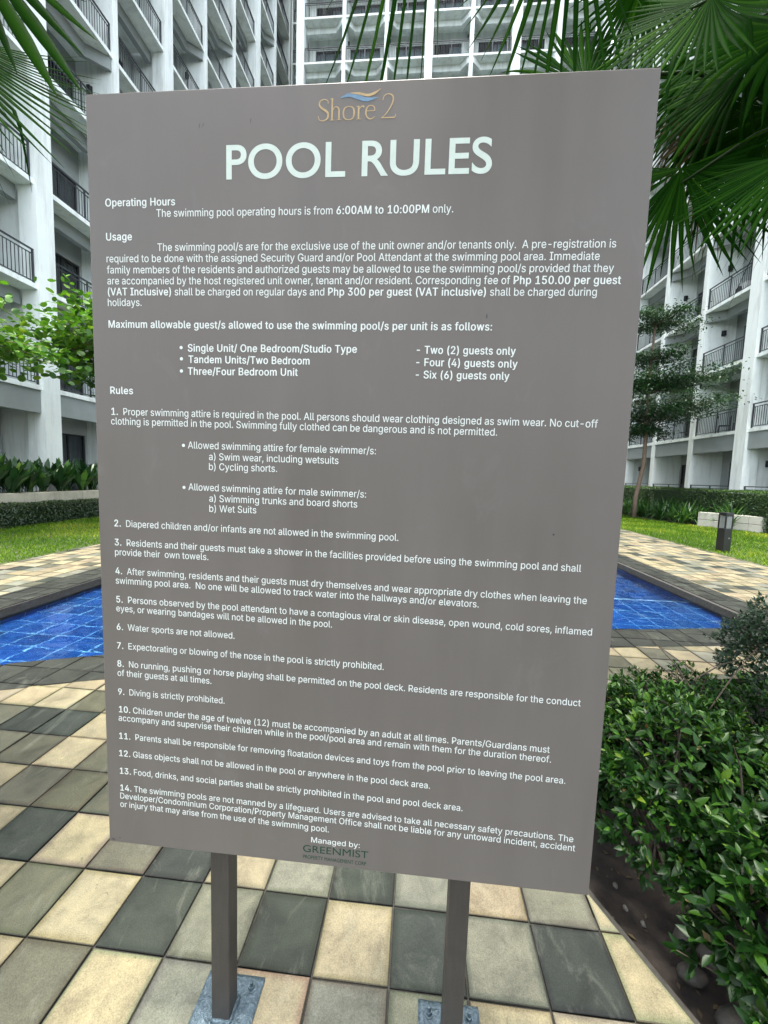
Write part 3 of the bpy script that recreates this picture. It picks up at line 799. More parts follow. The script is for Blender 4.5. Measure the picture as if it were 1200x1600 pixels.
lawn('lawn', 'bright green lawn between the left paving and the low hedge', [(-10.35, 3.0), (DECK_L-0.01, 3.0), (DECK_L-0.01, 17.0), (-10.35, 28.0)], 80000, 0.048)
lawn('lawn', 'bright green lawn behind the black bollard on the right', [(DECK_R+0.01, 5.0), (14.0, 5.0), (14.0, 12.6), (12.6, 15.25), (11.2, 18.0), (10.4, 26.0), (DECK_R+0.01, 26.0)], 80000, 0.052)

def planter_wall(name, label, P0, P1, h, t, mat, courses=1):
    L = math.hypot(P1[0]-P0[0], P1[1]-P0[1]); rz = atan2(P1[1]-P0[1], P1[0]-P0[0])
    w_ = thing(name, label, 'planter wall', (P0[0], P0[1], 0), rz)
    n = max(1, int(L/1.6))
    for c in range(courses):
        z0, z1 = h*c/courses, h*(c+1)/courses
        for k in range(n):
            m = MB(); m.box(L*k/n+0.004, L*(k+1)/n-0.004, 0, t, z0+(0.012 if c else -0.3), z1-0.002)
            o = bevel_obj(m.obj('wall_block', mat, w_), 0.008, 1)
    m = MB(); m.box(0.02, L-0.02, 0.02, t-0.02, -0.3, h-0.02); m.obj('core', M['grout'], w_)
    return w_
planter_wall('planter_wall', 'long weathered concrete planter wall behind the low hedge on the left', (-10.72, 4.0), (-10.72, 28.0), 0.86, 0.18, M['concrete'])
pw = planter_wall('planter_wall', 'pale two-course stone planter wall behind the black bollard', (11.42, 17.45), (13.85, 13.0), 0.60, 0.25, M['pale_stone'], 2)
m = MB(); m.box(-12.28, -10.9, 4.0, 28.0, -0.2, 0.78); o = m.obj('raised_bed_soil', M['soil']); o['kind'] = 'structure'
m = MB(); m.prism([(11.75, 17.5), (13.95, 13.2), (14.0, 13.3), (14.0, 30.0), (10.6, 30.0), (10.4, 19.5)], -0.2, 0.06); o = m.obj('border_soil', M['soil']); o['kind'] = 'structure'

def box_hedge(name, label, x0, x1, y0, y1, z0, z1, n, leaf, mat, dens_side='x', group=None):
    t = thing(name, label, 'hedge', ((x0+x1)/2, (y0+y1)/2, z0), 0, group)
    cx, cy = (x0+x1)/2, (y0+y1)/2
    u = rng.random(n); x = rng.uniform(x0, x1, n); y = y0+(y1-y0)*rng.random(n)**1.25; z = rng.uniform(z0, z1, n)
    nr = rand_dirs(n)*0.8
    top = u < 0.45; sd = ~top
    z[top] = z1-np.abs(rng.normal(0, 0.035, top.sum())); nr[top, 2] += 1.1
    face = x0 if dens_side == 'x0' else x1; sgn = -1 if dens_side == 'x0' else 1
    x[sd] = face-sgn*np.abs(rng.normal(0, 0.05, sd.sum())); nr[sd, 0] += sgn*1.0; nr[sd, 2] += 0.5
    bulge = np.array([noise.noise(Vector((0.0, b*1.3, c*2.0))) for b, c in zip(y, z)])*0.07
    x += bulge*sgn; z += np.where(top, np.array([noise.noise(Vector((a*2, b*1.1, 9.0))) for a, b in zip(x, y)])*0.07, 0)
    d = np.cross(nr, rand_dirs(n)); d[:, 2] += 0.3
    pos = np.stack([x-cx, y-cy, z-z0], 1)
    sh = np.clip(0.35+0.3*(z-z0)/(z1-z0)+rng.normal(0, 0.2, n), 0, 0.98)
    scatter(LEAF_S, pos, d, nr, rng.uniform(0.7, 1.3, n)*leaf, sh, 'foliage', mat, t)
    m = MB(); m.box(x0-cx+0.09, x1-cx-0.09, y0-cy+0.05, y1-cy-0.05, 0, z1-z0-0.1); m.obj('core_branches', M['leaf_dark'], t)
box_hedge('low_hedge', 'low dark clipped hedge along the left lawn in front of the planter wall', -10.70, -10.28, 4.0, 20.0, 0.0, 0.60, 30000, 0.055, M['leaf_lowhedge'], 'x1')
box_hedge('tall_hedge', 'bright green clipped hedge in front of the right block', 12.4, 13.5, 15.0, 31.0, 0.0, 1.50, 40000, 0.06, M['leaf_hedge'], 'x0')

ORD = 'first second third fourth fifth sixth seventh eighth ninth tenth eleventh twelfth thirteenth fourteenth fifteenth sixteenth seventeenth eighteenth nineteenth twentieth twenty-first twenty-second twenty-third twenty-fourth twenty-fifth twenty-sixth'.split()
def strap_plant(loc, n, L, label, name='strap_leaf_plant', mat='leaf_strap', wdt=0.055, up=0.6, group='strappy plants in front of the right hedge', paddle=False, cat='plant'):
    t = thing(name, label, cat, loc, random.uniform(0, 6), group)
    V = []; F = []; SH = []
    for k in range(n):
        az = random.uniform(0, 2*pi); l = L*random.uniform(0.65, 1.15); tilt = random.uniform(0.15, 1.0)
        x, y, z = random.uniform(-.05, .05), random.uniform(-.05, .05), 0.0
        ang = pi/2-tilt*(0.55 if paddle else 0.75); seg = 7; base = len(V); sh = min(0.97, max(0, random.gauss(0.5, 0.22)))
        px, py = -sin(az), cos(az)
        for q in range(seg+1):
            s_ = q/seg
            if paddle: w = wdt*(0.12 if s_ < 0.4 else sin(pi*min(1, (s_-0.36)/0.64))**0.8+0.02)
            else: w = wdt*(0.35+0.65*sin(pi*min(1, s_*0.9+0.12)))*(1-s_**4)+0.002
            V += [(x+px*w/2, y+py*w/2, z+w*0.12), (x, y, z), (x-px*w/2, y-py*w/2, z+w*0.12)]; SH += [sh]*3
            st = l/seg; x += cos(az)*cos(ang)*st; y += sin(az)*cos(ang)*st; z += sin(ang)*st
            ang -= tilt*(0.10 if paddle else 0.34)*(0.6+s_)
        for q in range(seg):
            a = base+q*3; F += [(a, a+1, a+4, a+3), (a+1, a+2, a+5, a+4)]
    me = np_mesh('foliage', V, F, M[mat], SH, True); link('foliage', me, t)
    m = MB(); m.tube([(0, 0, -0.05), (0, 0, 0.14)], [0.05, 0.03], 7); m.obj('base_stem', M['stem'], t)
    return t
for k in range(26):
    f = k/25; y = 27.0-f*9.3+random.uniform(-.2, .2); x = 10.55+f*0.55+random.uniform(-0.25, 0.35)
    strap_plant((x, y, 0.05), 34, 0.95, 'arching strappy clump before the right hedge, %s from the far end' % ORD[k])
for k in range(14):
    f = k/13; y = 26.0-f*9.5+random.uniform(-.2, .2); x = 11.5+f*0.55+random.uniform(-0.25, 0.25)
    strap_plant((x, y, 0.05), 30, 1.15, 'taller strappy clump against the right hedge, %s from the far end' % ORD[k], group='back row of strappy plants')
for k, (x, y) in enumerate([(12.25, 16.9), (12.75, 16.1), (13.2, 15.3), (13.5, 14.7)]):
    strap_plant((x, y, 0.45), 30, 0.8, 'light green strappy plant rising behind the pale planter wall, %s from its left end' % ORD[k], group='plants behind the pale planter wall')
for k in range(22):
    y = 8.6+k*0.42+random.uniform(-.12, .12); x = -11.15+random.uniform(-0.15, 0.2)
    strap_plant((x, y, 0.75), 22, random.uniform(0.8, 1.1), 'paddle-leaved plant, front of left raised bed, %s from near end' % ORD[k], 'paddle_leaf_plant', 'leaf_paddle', 0.17, group='paddle-leaved plants in the left raised bed', paddle=True)
    strap_plant((-11.7, y+.2, 0.75), 16, 1.1, 'paddle-leaved plant, back of left raised bed, %s from near end' % ORD[k], 'paddle_leaf_plant', 'leaf_paddle', 0.17, group='paddle-leaved plants in the left raised bed', paddle=True)

# ------------------------------------------------------------------ trees
def limb_pts(a, b, sag, n=5):
    a, b = Vector(a), Vector(b); return [a.lerp(b, k/n)+Vector((0, 0, sag*sin(pi*k/n))) for k in range(n+1)]
def tree(loc, trunk_pts, r0, tiers, leaf_n, leaf_size, tpl, mat, name, label, flat=0.3, lean=0.4):
    """tiers: (centre xyz, radius xyz, weight)"""
    t = thing(name, label, 'tree', loc)
    m = MB(); n = len(trunk_pts); m.tube(trunk_pts, [r0*(1-0.6*k/(n-1)) for k in range(n)], 10); m.obj('trunk', M['bark'], t, True)
    lb = MB(); P = []; D = []; Nn = []; SH = []; tot = sum(w for _, _, w in tiers)
    top = Vector(trunk_pts[-1])
    for (c, r, w) in tiers:
        c = Vector(c); nb = max(5, int(16*w/tot*2)); cnt = int(leaf_n*w/tot)
        # limb from the trunk to the tier then spokes of twigs; leaves sit in sprays along the twigs
        zt = min(top.z, c.z-0.15); k0 = 0
        base = min((Vector(p) for p in trunk_pts), key=lambda p: abs(p.z-(c.z-r[2]*1.3)))
        sprays = []
        for q in range(nb):
            az = 2*pi*q/nb+random.uniform(-.3, .3); rr = random.uniform(0.6, 1.0)
            tip = c+Vector((cos(az)*r[0]*rr, sin(az)*r[1]*rr, random.uniform(-.5, .7)*r[2]))
            pts_ = limb_pts(base, tip, 0.15*r[2]+0.08, 6); lb.tube(pts_, [r0*0.28*(1-0.85*k/6) for k in range(7)], 5)
            for s_ in range(2, 7):
                for e_ in range(3):
                    sprays.append(pts_[s_]+Vector((random.uniform(-1, 1)*r[0]*0.25, random.uniform(-1, 1)*r[1]*0.25, random.uniform(-.7, .8)*r[2]*0.5)))
        per = max(1, cnt//len(sprays))
        for s_ in sprays:
            o_ = rng.normal(0, 1, (per, 3))*np.array([0.11*r[0]+0.05, 0.11*r[1]+0.05, 0.10*r[2]+0.03])
            P.append(o_*1.25+np.array(s_)); dd = rand_dirs(per); dd[:, 2] = dd[:, 2]*flat-0.25; D.append(dd)
            nn = rand_dirs(per)*0.45; nn[:, 2] += 1; Nn.append(nn)
            SH.append(np.clip(rng.normal(random.uniform(0.3, 0.65), 0.16, per), 0, 0.98))
    lb.obj('branches', M['bark'], t, True)
    P = np.concatenate(P); N = len(P)
    scatter(tpl, P, np.concatenate(D), np.concatenate(Nn), rng.uniform(0.65, 1.25, N)*leaf_size, np.concatenate(SH), 'crown', M[mat], t)
    return t
tree((10.35, 20.2, 0.0), [(0, 0, -.1), (-0.02, 0, 1.0), (0.22, 0, 2.6), (0.20, 0, 4.2), (0.10, 0, 5.8), (0.15, 0, 7.4), (0.2, 0, 9.0)], 0.11,
     [((0.0, 0, 4.0), (1.0, 1.0, 0.35), 1.0), ((0.9, 0, 5.35), (2.5, 2.2, 0.5), 3.2), ((1.1, 0, 6.5), (2.6, 2.2, 0.6), 3.6), ((0.2, 0, 7.2), (1.5, 1.5, 0.4), 1.2), ((0.6, 0, 9.0), (1.6, 1.5, 0.40), 1.6)],
     30000, 0.13, LEAF_S, 'leaf_tree', 'layered_tree', 'slim tree with flat dark green tiers in front of the right block')
tree((-8.75, 11.0, 0.0), [(0, 0, -.1), (0.05, 0, 1.2), (0.0, 0.05, 2.6), (0.1, 0, 4.2), (0.1, 0, 5.2)], 0.09,
     [((-0.55, -0.4, 5.0), (1.7, 1.6, 0.75), 2.5), ((0.1, 0.1, 5.8), (1.3, 1.3, 0.6), 1.0), ((-0.1, -0.3, 4.15), (1.2, 1.0, 0.45), 1.0)],
     3100, 0.165, round_tpl(), 'leaf_round', 'round_leaf_tree', 'bright green round-leaved tree beside the sign edge on the left', 0.5)
tree((-10.0, 7.6, 0.0), [(0, 0, -.1), (0.05, 0, 1.2), (0.0, 0.05, 2.6), (0.1, 0, 3.9), (0.1, 0, 4.6)], 0.08,
     [((0.35, 0.9, 4.15), (1.35, 1.2, 0.55), 2.0), ((0.0, 0.0, 4.9), (1.1, 1.0, 0.5), 1.0)],
     2300, 0.155, round_tpl(), 'leaf_round', 'round_leaf_tree', 'bright green round-leaved tree reaching in at the left frame edge', 0.5)

# ------------------------------------------------------------------ near shrubs
def shrub(c, r, zc, n_tips, leaf, mat, label, per=6, side_bias=None, twigs=40, name='shrub', group=None):
    t = thing(name, label, 'shrub', (c[0], c[1], -0.06), 0, group)
    dirs = rand_dirs(n_tips); dirs[:, 2] = np.abs(dirs[:, 2])*1.0-0.35
    dirs /= np.linalg.norm(dirs, axis=1, keepdims=True)
    rad = np.array([1+0.28*noise.noise(Vector(d)*2.2+Vector((c[0]*5, c[1]*5, 0)))+0.12*noise.noise(Vector(d)*6+Vector((c[0]*9, 0, 0))) for d in dirs])
    depth = 1-np.abs(rng.normal(0, 0.14, n_tips))
    tips = dirs*np.array(r)*(rad*depth)[:, None]+np.array([0, 0, zc+0.06])
    tips[:, 2] = np.maximum(tips[:, 2], 0.07)
    P = []; D = []; Nn = []; SZ = []; SH = []
    out = dirs*0.8+rand_dirs(n_tips)*0.5; out[:, 2] += 0.35; out /= np.linalg.norm(out, axis=1, keepdims=True)
    for k in range(per):
        a = rand_dirs(n_tips); perp = np.cross(out, a); perp /= np.linalg.norm(perp, axis=1, keepdims=True)
        tilt = 0.25+0.9*(k/per)
        d = out*cos(tilt)[None] if False else out*math.cos(tilt*1.1)+perp*math.sin(tilt*1.1)
        d[:, 2] -= 0.15
        P.append(tips-out*(leaf*0.35*k/per*2)); D.append(d); Nn.append(out+rand_dirs(n_tips)*0.25+np.array([0, 0, 0.35]))
        SZ.append(rng.uniform(0.45, 1.25, n_tips)*leaf*(0.75+0.5*k/per))
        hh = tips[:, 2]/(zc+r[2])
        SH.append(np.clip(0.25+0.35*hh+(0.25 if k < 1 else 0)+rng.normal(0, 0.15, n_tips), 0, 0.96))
    SH = np.concatenate(SH); yel = rng.random(len(SH)) < 0.004; SH[yel] = 1.0
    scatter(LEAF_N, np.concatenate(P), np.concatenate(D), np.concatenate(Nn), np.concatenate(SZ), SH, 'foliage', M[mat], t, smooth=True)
    nd = n_tips//14; kk = rng.integers(0, n_tips, nd); dd_ = rand_dirs(nd)
    scatter(LEAF_S, tips[kk]-out[kk]*0.03, dd_, rand_dirs(nd), rng.uniform(0.5, 1.0, nd)*leaf*0.8, rng.random(nd), 'dead_leaves', M['palm_dry'], t)
    tw = MB()
    for k in range(twigs):
        e_ = Vector(tips[int(rng.integers(n_tips))]); b = Vector((random.uniform(-.10, .10), random.uniform(-.10, .10), 0))
        mid = b.lerp(e_, 0.5)+Vector((random.uniform(-.06, .06), random.uniform(-.06, .06), 0.05))
        tw.tube([b, mid, e_], [0.007, 0.0045, 0.0018], 5)
    tw.obj('stems', M['twig'], t)
    return t
GR = 'glossy shrubs in the planting bed beside the sign'
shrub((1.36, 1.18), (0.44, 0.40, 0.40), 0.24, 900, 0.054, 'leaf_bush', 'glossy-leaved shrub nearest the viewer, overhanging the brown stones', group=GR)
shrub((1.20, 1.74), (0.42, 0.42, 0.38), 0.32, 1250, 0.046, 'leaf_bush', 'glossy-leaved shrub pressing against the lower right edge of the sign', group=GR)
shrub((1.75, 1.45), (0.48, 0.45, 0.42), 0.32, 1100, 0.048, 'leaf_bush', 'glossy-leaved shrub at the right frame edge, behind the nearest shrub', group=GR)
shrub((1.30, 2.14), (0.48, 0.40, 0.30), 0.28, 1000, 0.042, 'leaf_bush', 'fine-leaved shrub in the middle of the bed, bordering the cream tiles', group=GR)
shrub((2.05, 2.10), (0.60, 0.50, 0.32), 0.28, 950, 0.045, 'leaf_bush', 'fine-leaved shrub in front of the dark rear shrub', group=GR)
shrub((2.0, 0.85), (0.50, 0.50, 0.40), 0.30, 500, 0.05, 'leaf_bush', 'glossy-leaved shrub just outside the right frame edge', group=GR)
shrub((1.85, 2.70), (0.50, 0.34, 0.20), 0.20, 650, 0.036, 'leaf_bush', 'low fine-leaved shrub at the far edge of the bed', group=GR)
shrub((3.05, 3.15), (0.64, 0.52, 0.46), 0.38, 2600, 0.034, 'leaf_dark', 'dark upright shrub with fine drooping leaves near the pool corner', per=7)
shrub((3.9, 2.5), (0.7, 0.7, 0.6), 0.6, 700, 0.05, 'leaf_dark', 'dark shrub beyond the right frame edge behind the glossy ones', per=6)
# bare twigs poking out over the shrubs
tw = MB()
for a, b in (((1.55, 2.15, 0.45), (1.28, 2.30, 0.82)), ((1.55, 2.15, 0.45), (1.80, 2.20, 0.80)), ((1.5, 2.2, 0.6), (1.68, 2.1, 0.78)), ((1.2, 1.45, 0.5), (1.12, 1.42, 0.74))):
    tw.tube([a, tuple((p+q)/2+0.02 for p, q in zip(a, b)), b], [0.004, 0.003, 0.0012], 5)
o = tw.obj('bare_twig', M['twig']); tag(o, 'bare brown forked twigs sticking up out of the glossy shrubs', 'twig')
# stones in the bed
k = 0
for (x, y, rx, ry, rz_, lab) in ((1.035, 1.43, .034, .034, .055, 'upright brown stone under the nearest shrub'), (1.13, 1.38, .075, .06, .06, 'largest brown stone under the nearest shrub'),
                              (0.995, 1.32, .05, .033, .024, 'small flat brown stone at the paving edge'), (1.09, 1.20, .11, .05, .035, 'long low brown stone at the bottom right corner')):
    k += 1; o = link('stone', blob((0, 0, 0), (rx, ry, rz_), k), None, (x, y, -0.03)); o.data.materials.append(M['cobble']); tag(o, lab, 'stone', 'stones at the bed edge')
for (x, y, lab) in ((0.897, 1.644, 'pale pebble on the bare soil furthest up beside the sign'), (0.894, 1.553, 'pale pebble on the bare soil, middle one of three'), (0.934, 1.499, 'pale pebble on the bare soil closest to the shrubs')):
    k += 1; o = link('pebble', blob((0, 0, 0), (.009, .013, .008), k, 2, 0.35), None, (x, y, -0.066)); o.data.materials.append(M['pebble']); tag(o, lab, 'pebble', 'pebbles on the soil')
# dead leaves on the soil
n = 170; xx = rng.uniform(0.78, 1.5, n); yy = rng.uniform(0.7, 2.2, n); kp = [q for q in range(n) if in_poly(xx[q]-0.05, yy[q], BED)]
pos = np.stack([xx[kp], yy[kp], np.full(len(kp), -0.064)], 1); d = rand_dirs(len(kp)); d[:, 2] *= 0.1; nn = rand_dirs(len(kp))*0.3; nn[:, 2] = 1
o = scatter(LEAF_S, pos, d, nn, rng.uniform(0.012, 0.034, len(kp)), rng.random(len(kp))*0.35, 'leaf_litter', M['palm_dry'], None, True)
o['label'] = 'dry fallen leaves scattered on the soil under the shrubs'

# ------------------------------------------------------------------ fan palms
def fan(parent, hub, axis, nrm, R, spread, nseg, crown, droop=0.35, split=0.45, mat='palm', name='frond', seed=0, wk=1.0):
    """one fan leaf: pleated segments joined to `split` of their length, free drooping tips beyond"""
    rnd = random.Random(seed); hub = Vector(hub); X = Vector(axis).normalized()
    Z = Vector(nrm); Z = (Z-X*Z.dot(X)).normalized(); Y = Z.cross(X)
    V = []; F = []; SH = []; da = spread/nseg; G = Vector((0, 0, -1))
    for k in range(nseg):
        a = -spread/2+(k+0.5)*da; edge = abs(a)/(spread/2)
        if nseg > 20 and rnd.random() < 0.05: continue
        L = R*(1-0.28*edge**2)*rnd.uniform(0.93, 1.05)
        cup = 0.16*R
        base = len(V); sh = min(0.95, max(0.05, rnd.gauss(0.5, 0.14)))
        dr = droop*rnd.uniform(0.6, 1.4); kink = rnd.random() < 0.16; snap = rnd.random() < 0.10 and nseg > 20; split_ = split*rnd.uniform(0.8, 1.12)
        seg = 11
        for q in range(seg+1):
            s_ = q/seg; r = L*s_
            lat = math.tan(da/2)*r if s_ < split_ else math.tan(da/2)*L*split_*(1-((s_-split_)/(1-split_))**1.6)
            lat = lat*wk*(0.98 if s_ < split else 0.93)+0.0004
            c_ = hub+(X*cos(a)+Y*sin(a))*r+Z*(-cup*sin(pi*min(1, s_*0.7))*0.6+0.25*R*edge*s_*s_*0.4)
            if s_ > split*0.8:
                u = (s_-split*0.8)/(1-split*0.8); c_ = c_+G*(dr*L*u*u*(1.6 if kink else 1))
                if snap and s_ > 0.66: c_ = c_+G*(s_-0.66)*L*0.9-(X*cos(a)+Y*sin(a))*(s_-0.66)*L*0.75
            T = (-X*sin(a)+Y*cos(a)); pl = lat*0.42
            V += [tuple(c_-T*lat-Z*pl*0), tuple(c_+Z*pl), tuple(c_+T*lat)]; SH += [sh*0.9, min(1, sh+0.12), sh*0.9]
        for q in range(seg):
            b_ = base+q*3; F += [(b_, b_+1, b_+4, b_+3), (b_+1, b_+2, b_+5, b_+4)]
    me = np_mesh(name, V, F, M[mat], SH, False)
    me.transform(Matrix.Translation(-Vector(parent.location)))
    o = link(name, me, parent)
    # petiole
    C = Vector(crown); mid = C.lerp(hub, 0.55)+Vector((0, 0, 0.10*(hub-C).length))
    m = MB(); pts_ = [C, C.lerp(mid, 0.5)+Vector((0, 0, .04)), mid, mid.lerp(hub, 0.6)+Vector((0, 0, .01)), hub+X*0.10]
    m.tube([p-Vector(parent.location) for p in pts_], [0.022, 0.017, 0.013, 0.010, 0.006], 6)
    m.obj('petiole', M['palm_stem'], o, True)
    return o
def at(px, py, Y):
    d = R2*(px-600)/F_PX+D2*(py-800)/F_PX+FW; k = Y/d[1]; return (d[0]*k, Y, CAM_H+d[2]*k)
def palm(loc, h, label, r=0.13):
    t = thing('fan_palm', label, 'palm tree', loc)
    m = MB(); pts_ = [(0.03*sin(k), 0.02*cos(k*1.3), h*k/8-0.1) for k in range(9)]
    m.tube(pts_, [r*(1.25-0.3*k/8+(0.03 if k % 2 else 0)) for k in range(9)], 12); m.obj('trunk', M['palm_bark'], t, True)
    return t
def crown_fans(t, C, n, R, skip=lambda v: False, seed=0):
    rnd = random.Random(seed); C = Vector(C)
    for k in range(n):
        az = k*2.399+rnd.uniform(-.2, .2); el = 1.15-1.75*k/n+rnd.uniform(-.1, .1)
        d = Vector((cos(az)*cos(el), sin(az)*cos(el), sin(el))); hub = C+d*rnd.uniform(0.75, 1.05)*R*1.15
        if skip(hub): continue
        ax = (d+Vector((0, 0, -0.35))).normalized(); nr = Vector((-d.x*sin(el), -d.y*sin(el), cos(el)+0.05))
        fan(t, hub, ax, nr, R*rnd.uniform(0.85, 1.05), radians(rnd.uniform(190, 240)), 40, C, rnd.uniform(0.25, 0.5), 0.5, seed=seed*100+k)
def out_of_view(h, mrg=1.0):
    x, y, z = project(h); return not (z > 0.1 and -250 < x < 1450 and -330 < y < 1700)
# right palm: crown just outside the upper right corner
C1 = Vector((3.15, 2.35, 4.35)); p1 = palm((3.35, 2.3, 0), 4.3, 'fan palm whose crown fills the upper right corner above the sign')
V3 = Vector
def toward(a, b): return (V3(b)-V3(a)).normalized()
h = at(1066, 262, 2.7);  fan(p1, h, V3((-0.05, -0.22, -1)), V3((-0.25, -1, 0.25)), 0.68, radians(235), 44, V3((3.6, 2.7, 3.9)), 0.10, 0.52, seed=1)
h = at(1112, -8, 2.4);   fan(p1, h, V3((-0.85, 0.10, -0.46)), V3((-0.3, -0.85, 0.5)), 0.60, radians(230), 44, C1, 0.12, 0.55, seed=2)
h = at(915, 128, 3.0);   fan(p1, h, V3((-0.75, 0.1, 0.55)), V3((0.1, -1, 0.15)), 0.62, radians(210), 34, V3((2.7, 3.4, 4.3)), 0.10, 0.6, seed=3)
h = at(1262, 226, 2.2);  fan(p1, h, V3((-0.72, -0.1, -0.66)), V3((-0.5, -0.7, 0.6)), 0.58, radians(170), 36, C1, 0.12, 0.55, seed=4)
h = at(1165, 110, 3.0);  fan(p1, h, V3((-0.75, 0.1, -0.55)), V3((-0.3, -0.8, 0.5)), 0.66, radians(290), 44, C1, 0.25, 0.5, seed=5)
h = at(1100, 120, 3.6);  fan(p1, h, V3((-0.35, 0.1, -0.85)), V3((0.2, -1, 0.3)), 0.62, radians(240), 40, C1, 0.30, 0.5, seed=6)
h = at(1240, 40, 2.7);   fan(p1, h, V3((-0.9, 0.0, -0.1)), V3((-0.2, -0.9, 0.5)), 0.72, radians(300), 44, C1, 0.25, 0.55, seed=7)
h = at(1175, 30, 3.2);   fan(p1, h, V3((-0.6, 0.3, -0.3)), V3((0.1, -0.8, 0.6)), 0.72, radians(310), 44, C1, 0.25, 0.55, seed=8)
h = at(1120, 200, 3.3);  fan(p1, h, V3((-0.55, 0.1, -0.6)), V3((0.4, -1, 0.3)), 0.55, radians(230), 36, C1, 0.45, 0.4, 'palm_dry', seed=9)
h = at(1215, 170, 3.2);  fan(p1, h, V3((-0.5, 0.1, -0.8)), V3((0.0, -1, 0.3)), 0.72, radians(290), 46, C1, 0.35, 0.6, seed=10)
h = at(1010, -45, 3.0);  fan(p1, h, V3((-0.1, 0.25, -0.9)), V3((-0.1, -0.9, 0.3)), 0.50, radians(230), 36, C1, 0.15, 0.5, seed=11)
crown_fans(p1, C1, 18, 0.85, lambda h: not out_of_view(h), 3)
# palm overhead-left of the viewer: its blades hang into the top left and left edge
C2 = Vector((-2.75, 0.75, 4.1)); p2 = palm((-2.9, 0.6, 0), 4.1, 'fan palm left of the sign, only its blades reaching in at the left edge')
def dirpx(x0, y0, x1, y1, Y): return V3(at(x1, y1, Y))-V3(at(x0, y0, Y))
h = at(-145, 15, 1.7);   fan(p2, h, dirpx(-145, 15, 70, 185, 1.7), V3((0.3, -0.75, 0.6)), 0.83, radians(125), 40, C2, 0.06, 0.50, seed=12, wk=0.85)
h = at(-130, -220, 1.45);  fan(p2, h, dirpx(-130, -220, 90, 95, 1.45), V3((0.25, -0.9, 0.35)), 0.84, radians(46), 8, C2, 0.03, 0.66, seed=13, wk=0.97)
crown_fans(p2, C2, 14, 0.8, lambda h: not out_of_view(h), 5)
# palm behind the viewer: fringe of tips along the top edge
C3 = Vector((0.6, -0.9, 5.6)); p3 = palm((0.7, -1.2, 0), 5.6, 'tall fan palm behind the viewer, blade tips fringing the top edge')
h = at(700, -600, 1.05);  fan(p3, h, dirpx(700, -600, 590, 60, 1.05), V3((0, -1, -0.1)), 1.10, radians(22), 9, C3, 0.02, 0.45, seed=14, wk=0.62)
h = at(918, -275, 1.5);  fan(p3, h, dirpx(918, -275, 868, 60, 1.5), V3((0, -1, 0.1)), 0.80, radians(68), 17, C3, 0.03, 0.50, seed=15, wk=0.7)
crown_fans(p3, C3, 16, 0.9, lambda h: not out_of_view(h), 9)
# further palm that dapples the right-hand deck
C4 = Vector((6.7, 5.4, 5.6)); p4 = palm((8.0, 5.3, 0), 5.6, 'fan palm on the right lawn beyond the right frame edge')
crown_fans(p4, C4, 15, 1.05, lambda h: not out_of_view(h), 17)
C5 = Vector((3.1, 1.7, 7.0)); p5 = palm((3.6, 1.2, 0), 7.0, 'tall unseen fan palm added behind the corner palm to shade its fronds')  # added palm, crown kept out of view, shades the corner palm's fronds
crown_fans(p5, C5, 48, 1.15, lambda h: not out_of_view(h), 23)

# ------------------------------------------------------------------ bollard
b = thing('bollard_light', 'black square bollard light at the edge of the right-hand paving', 'bollard light', (7.74, 10.8, 0), radians(45-36))
b.rotation_euler[2] = radians(45-34)
m = MB(); s = 0.105
m.box(-s, s, -s, s, 0, 0.60); bevel_obj(m.obj('body', M['bollard'], b), 0.006, 1)
m = MB(); m.box(-s, s, -s, s, 0.92, 1.0); bevel_obj(m.obj('cap', M['bollard'], b), 0.006, 1)
for sx in (-1, 1):
    for sy in (-1, 1):
        m = MB(); m.box(sx*s-0.022 if sx > 0 else -s, s if sx > 0 else -s+0.022, s-0.022 if sy > 0 else -s, s if sy > 0 else -s+0.022, 0.602, 0.918); m.obj('corner_post', M['bollard'], b)
for q in range(4):
    m = MB(); m.box(-0.07, 0.07, -0.098, -0.088, 0.61, 0.91); o = m.obj('lens', M['lens'], b); o.rotation_euler = (0, 0, q*pi/2)
m = MB(); m.tube([(0.03, -s-0.004, 0.36), (0.03, -s, 0.36)], 0.02, 10); m.obj('keyhole_cover', M['lens'], b)
m = MB(); m.box(-s-0.02, s+0.02, -s-0.02, s+0.02, -0.02, 0.0035); m.obj('foot_plate', M['bollard'], b)

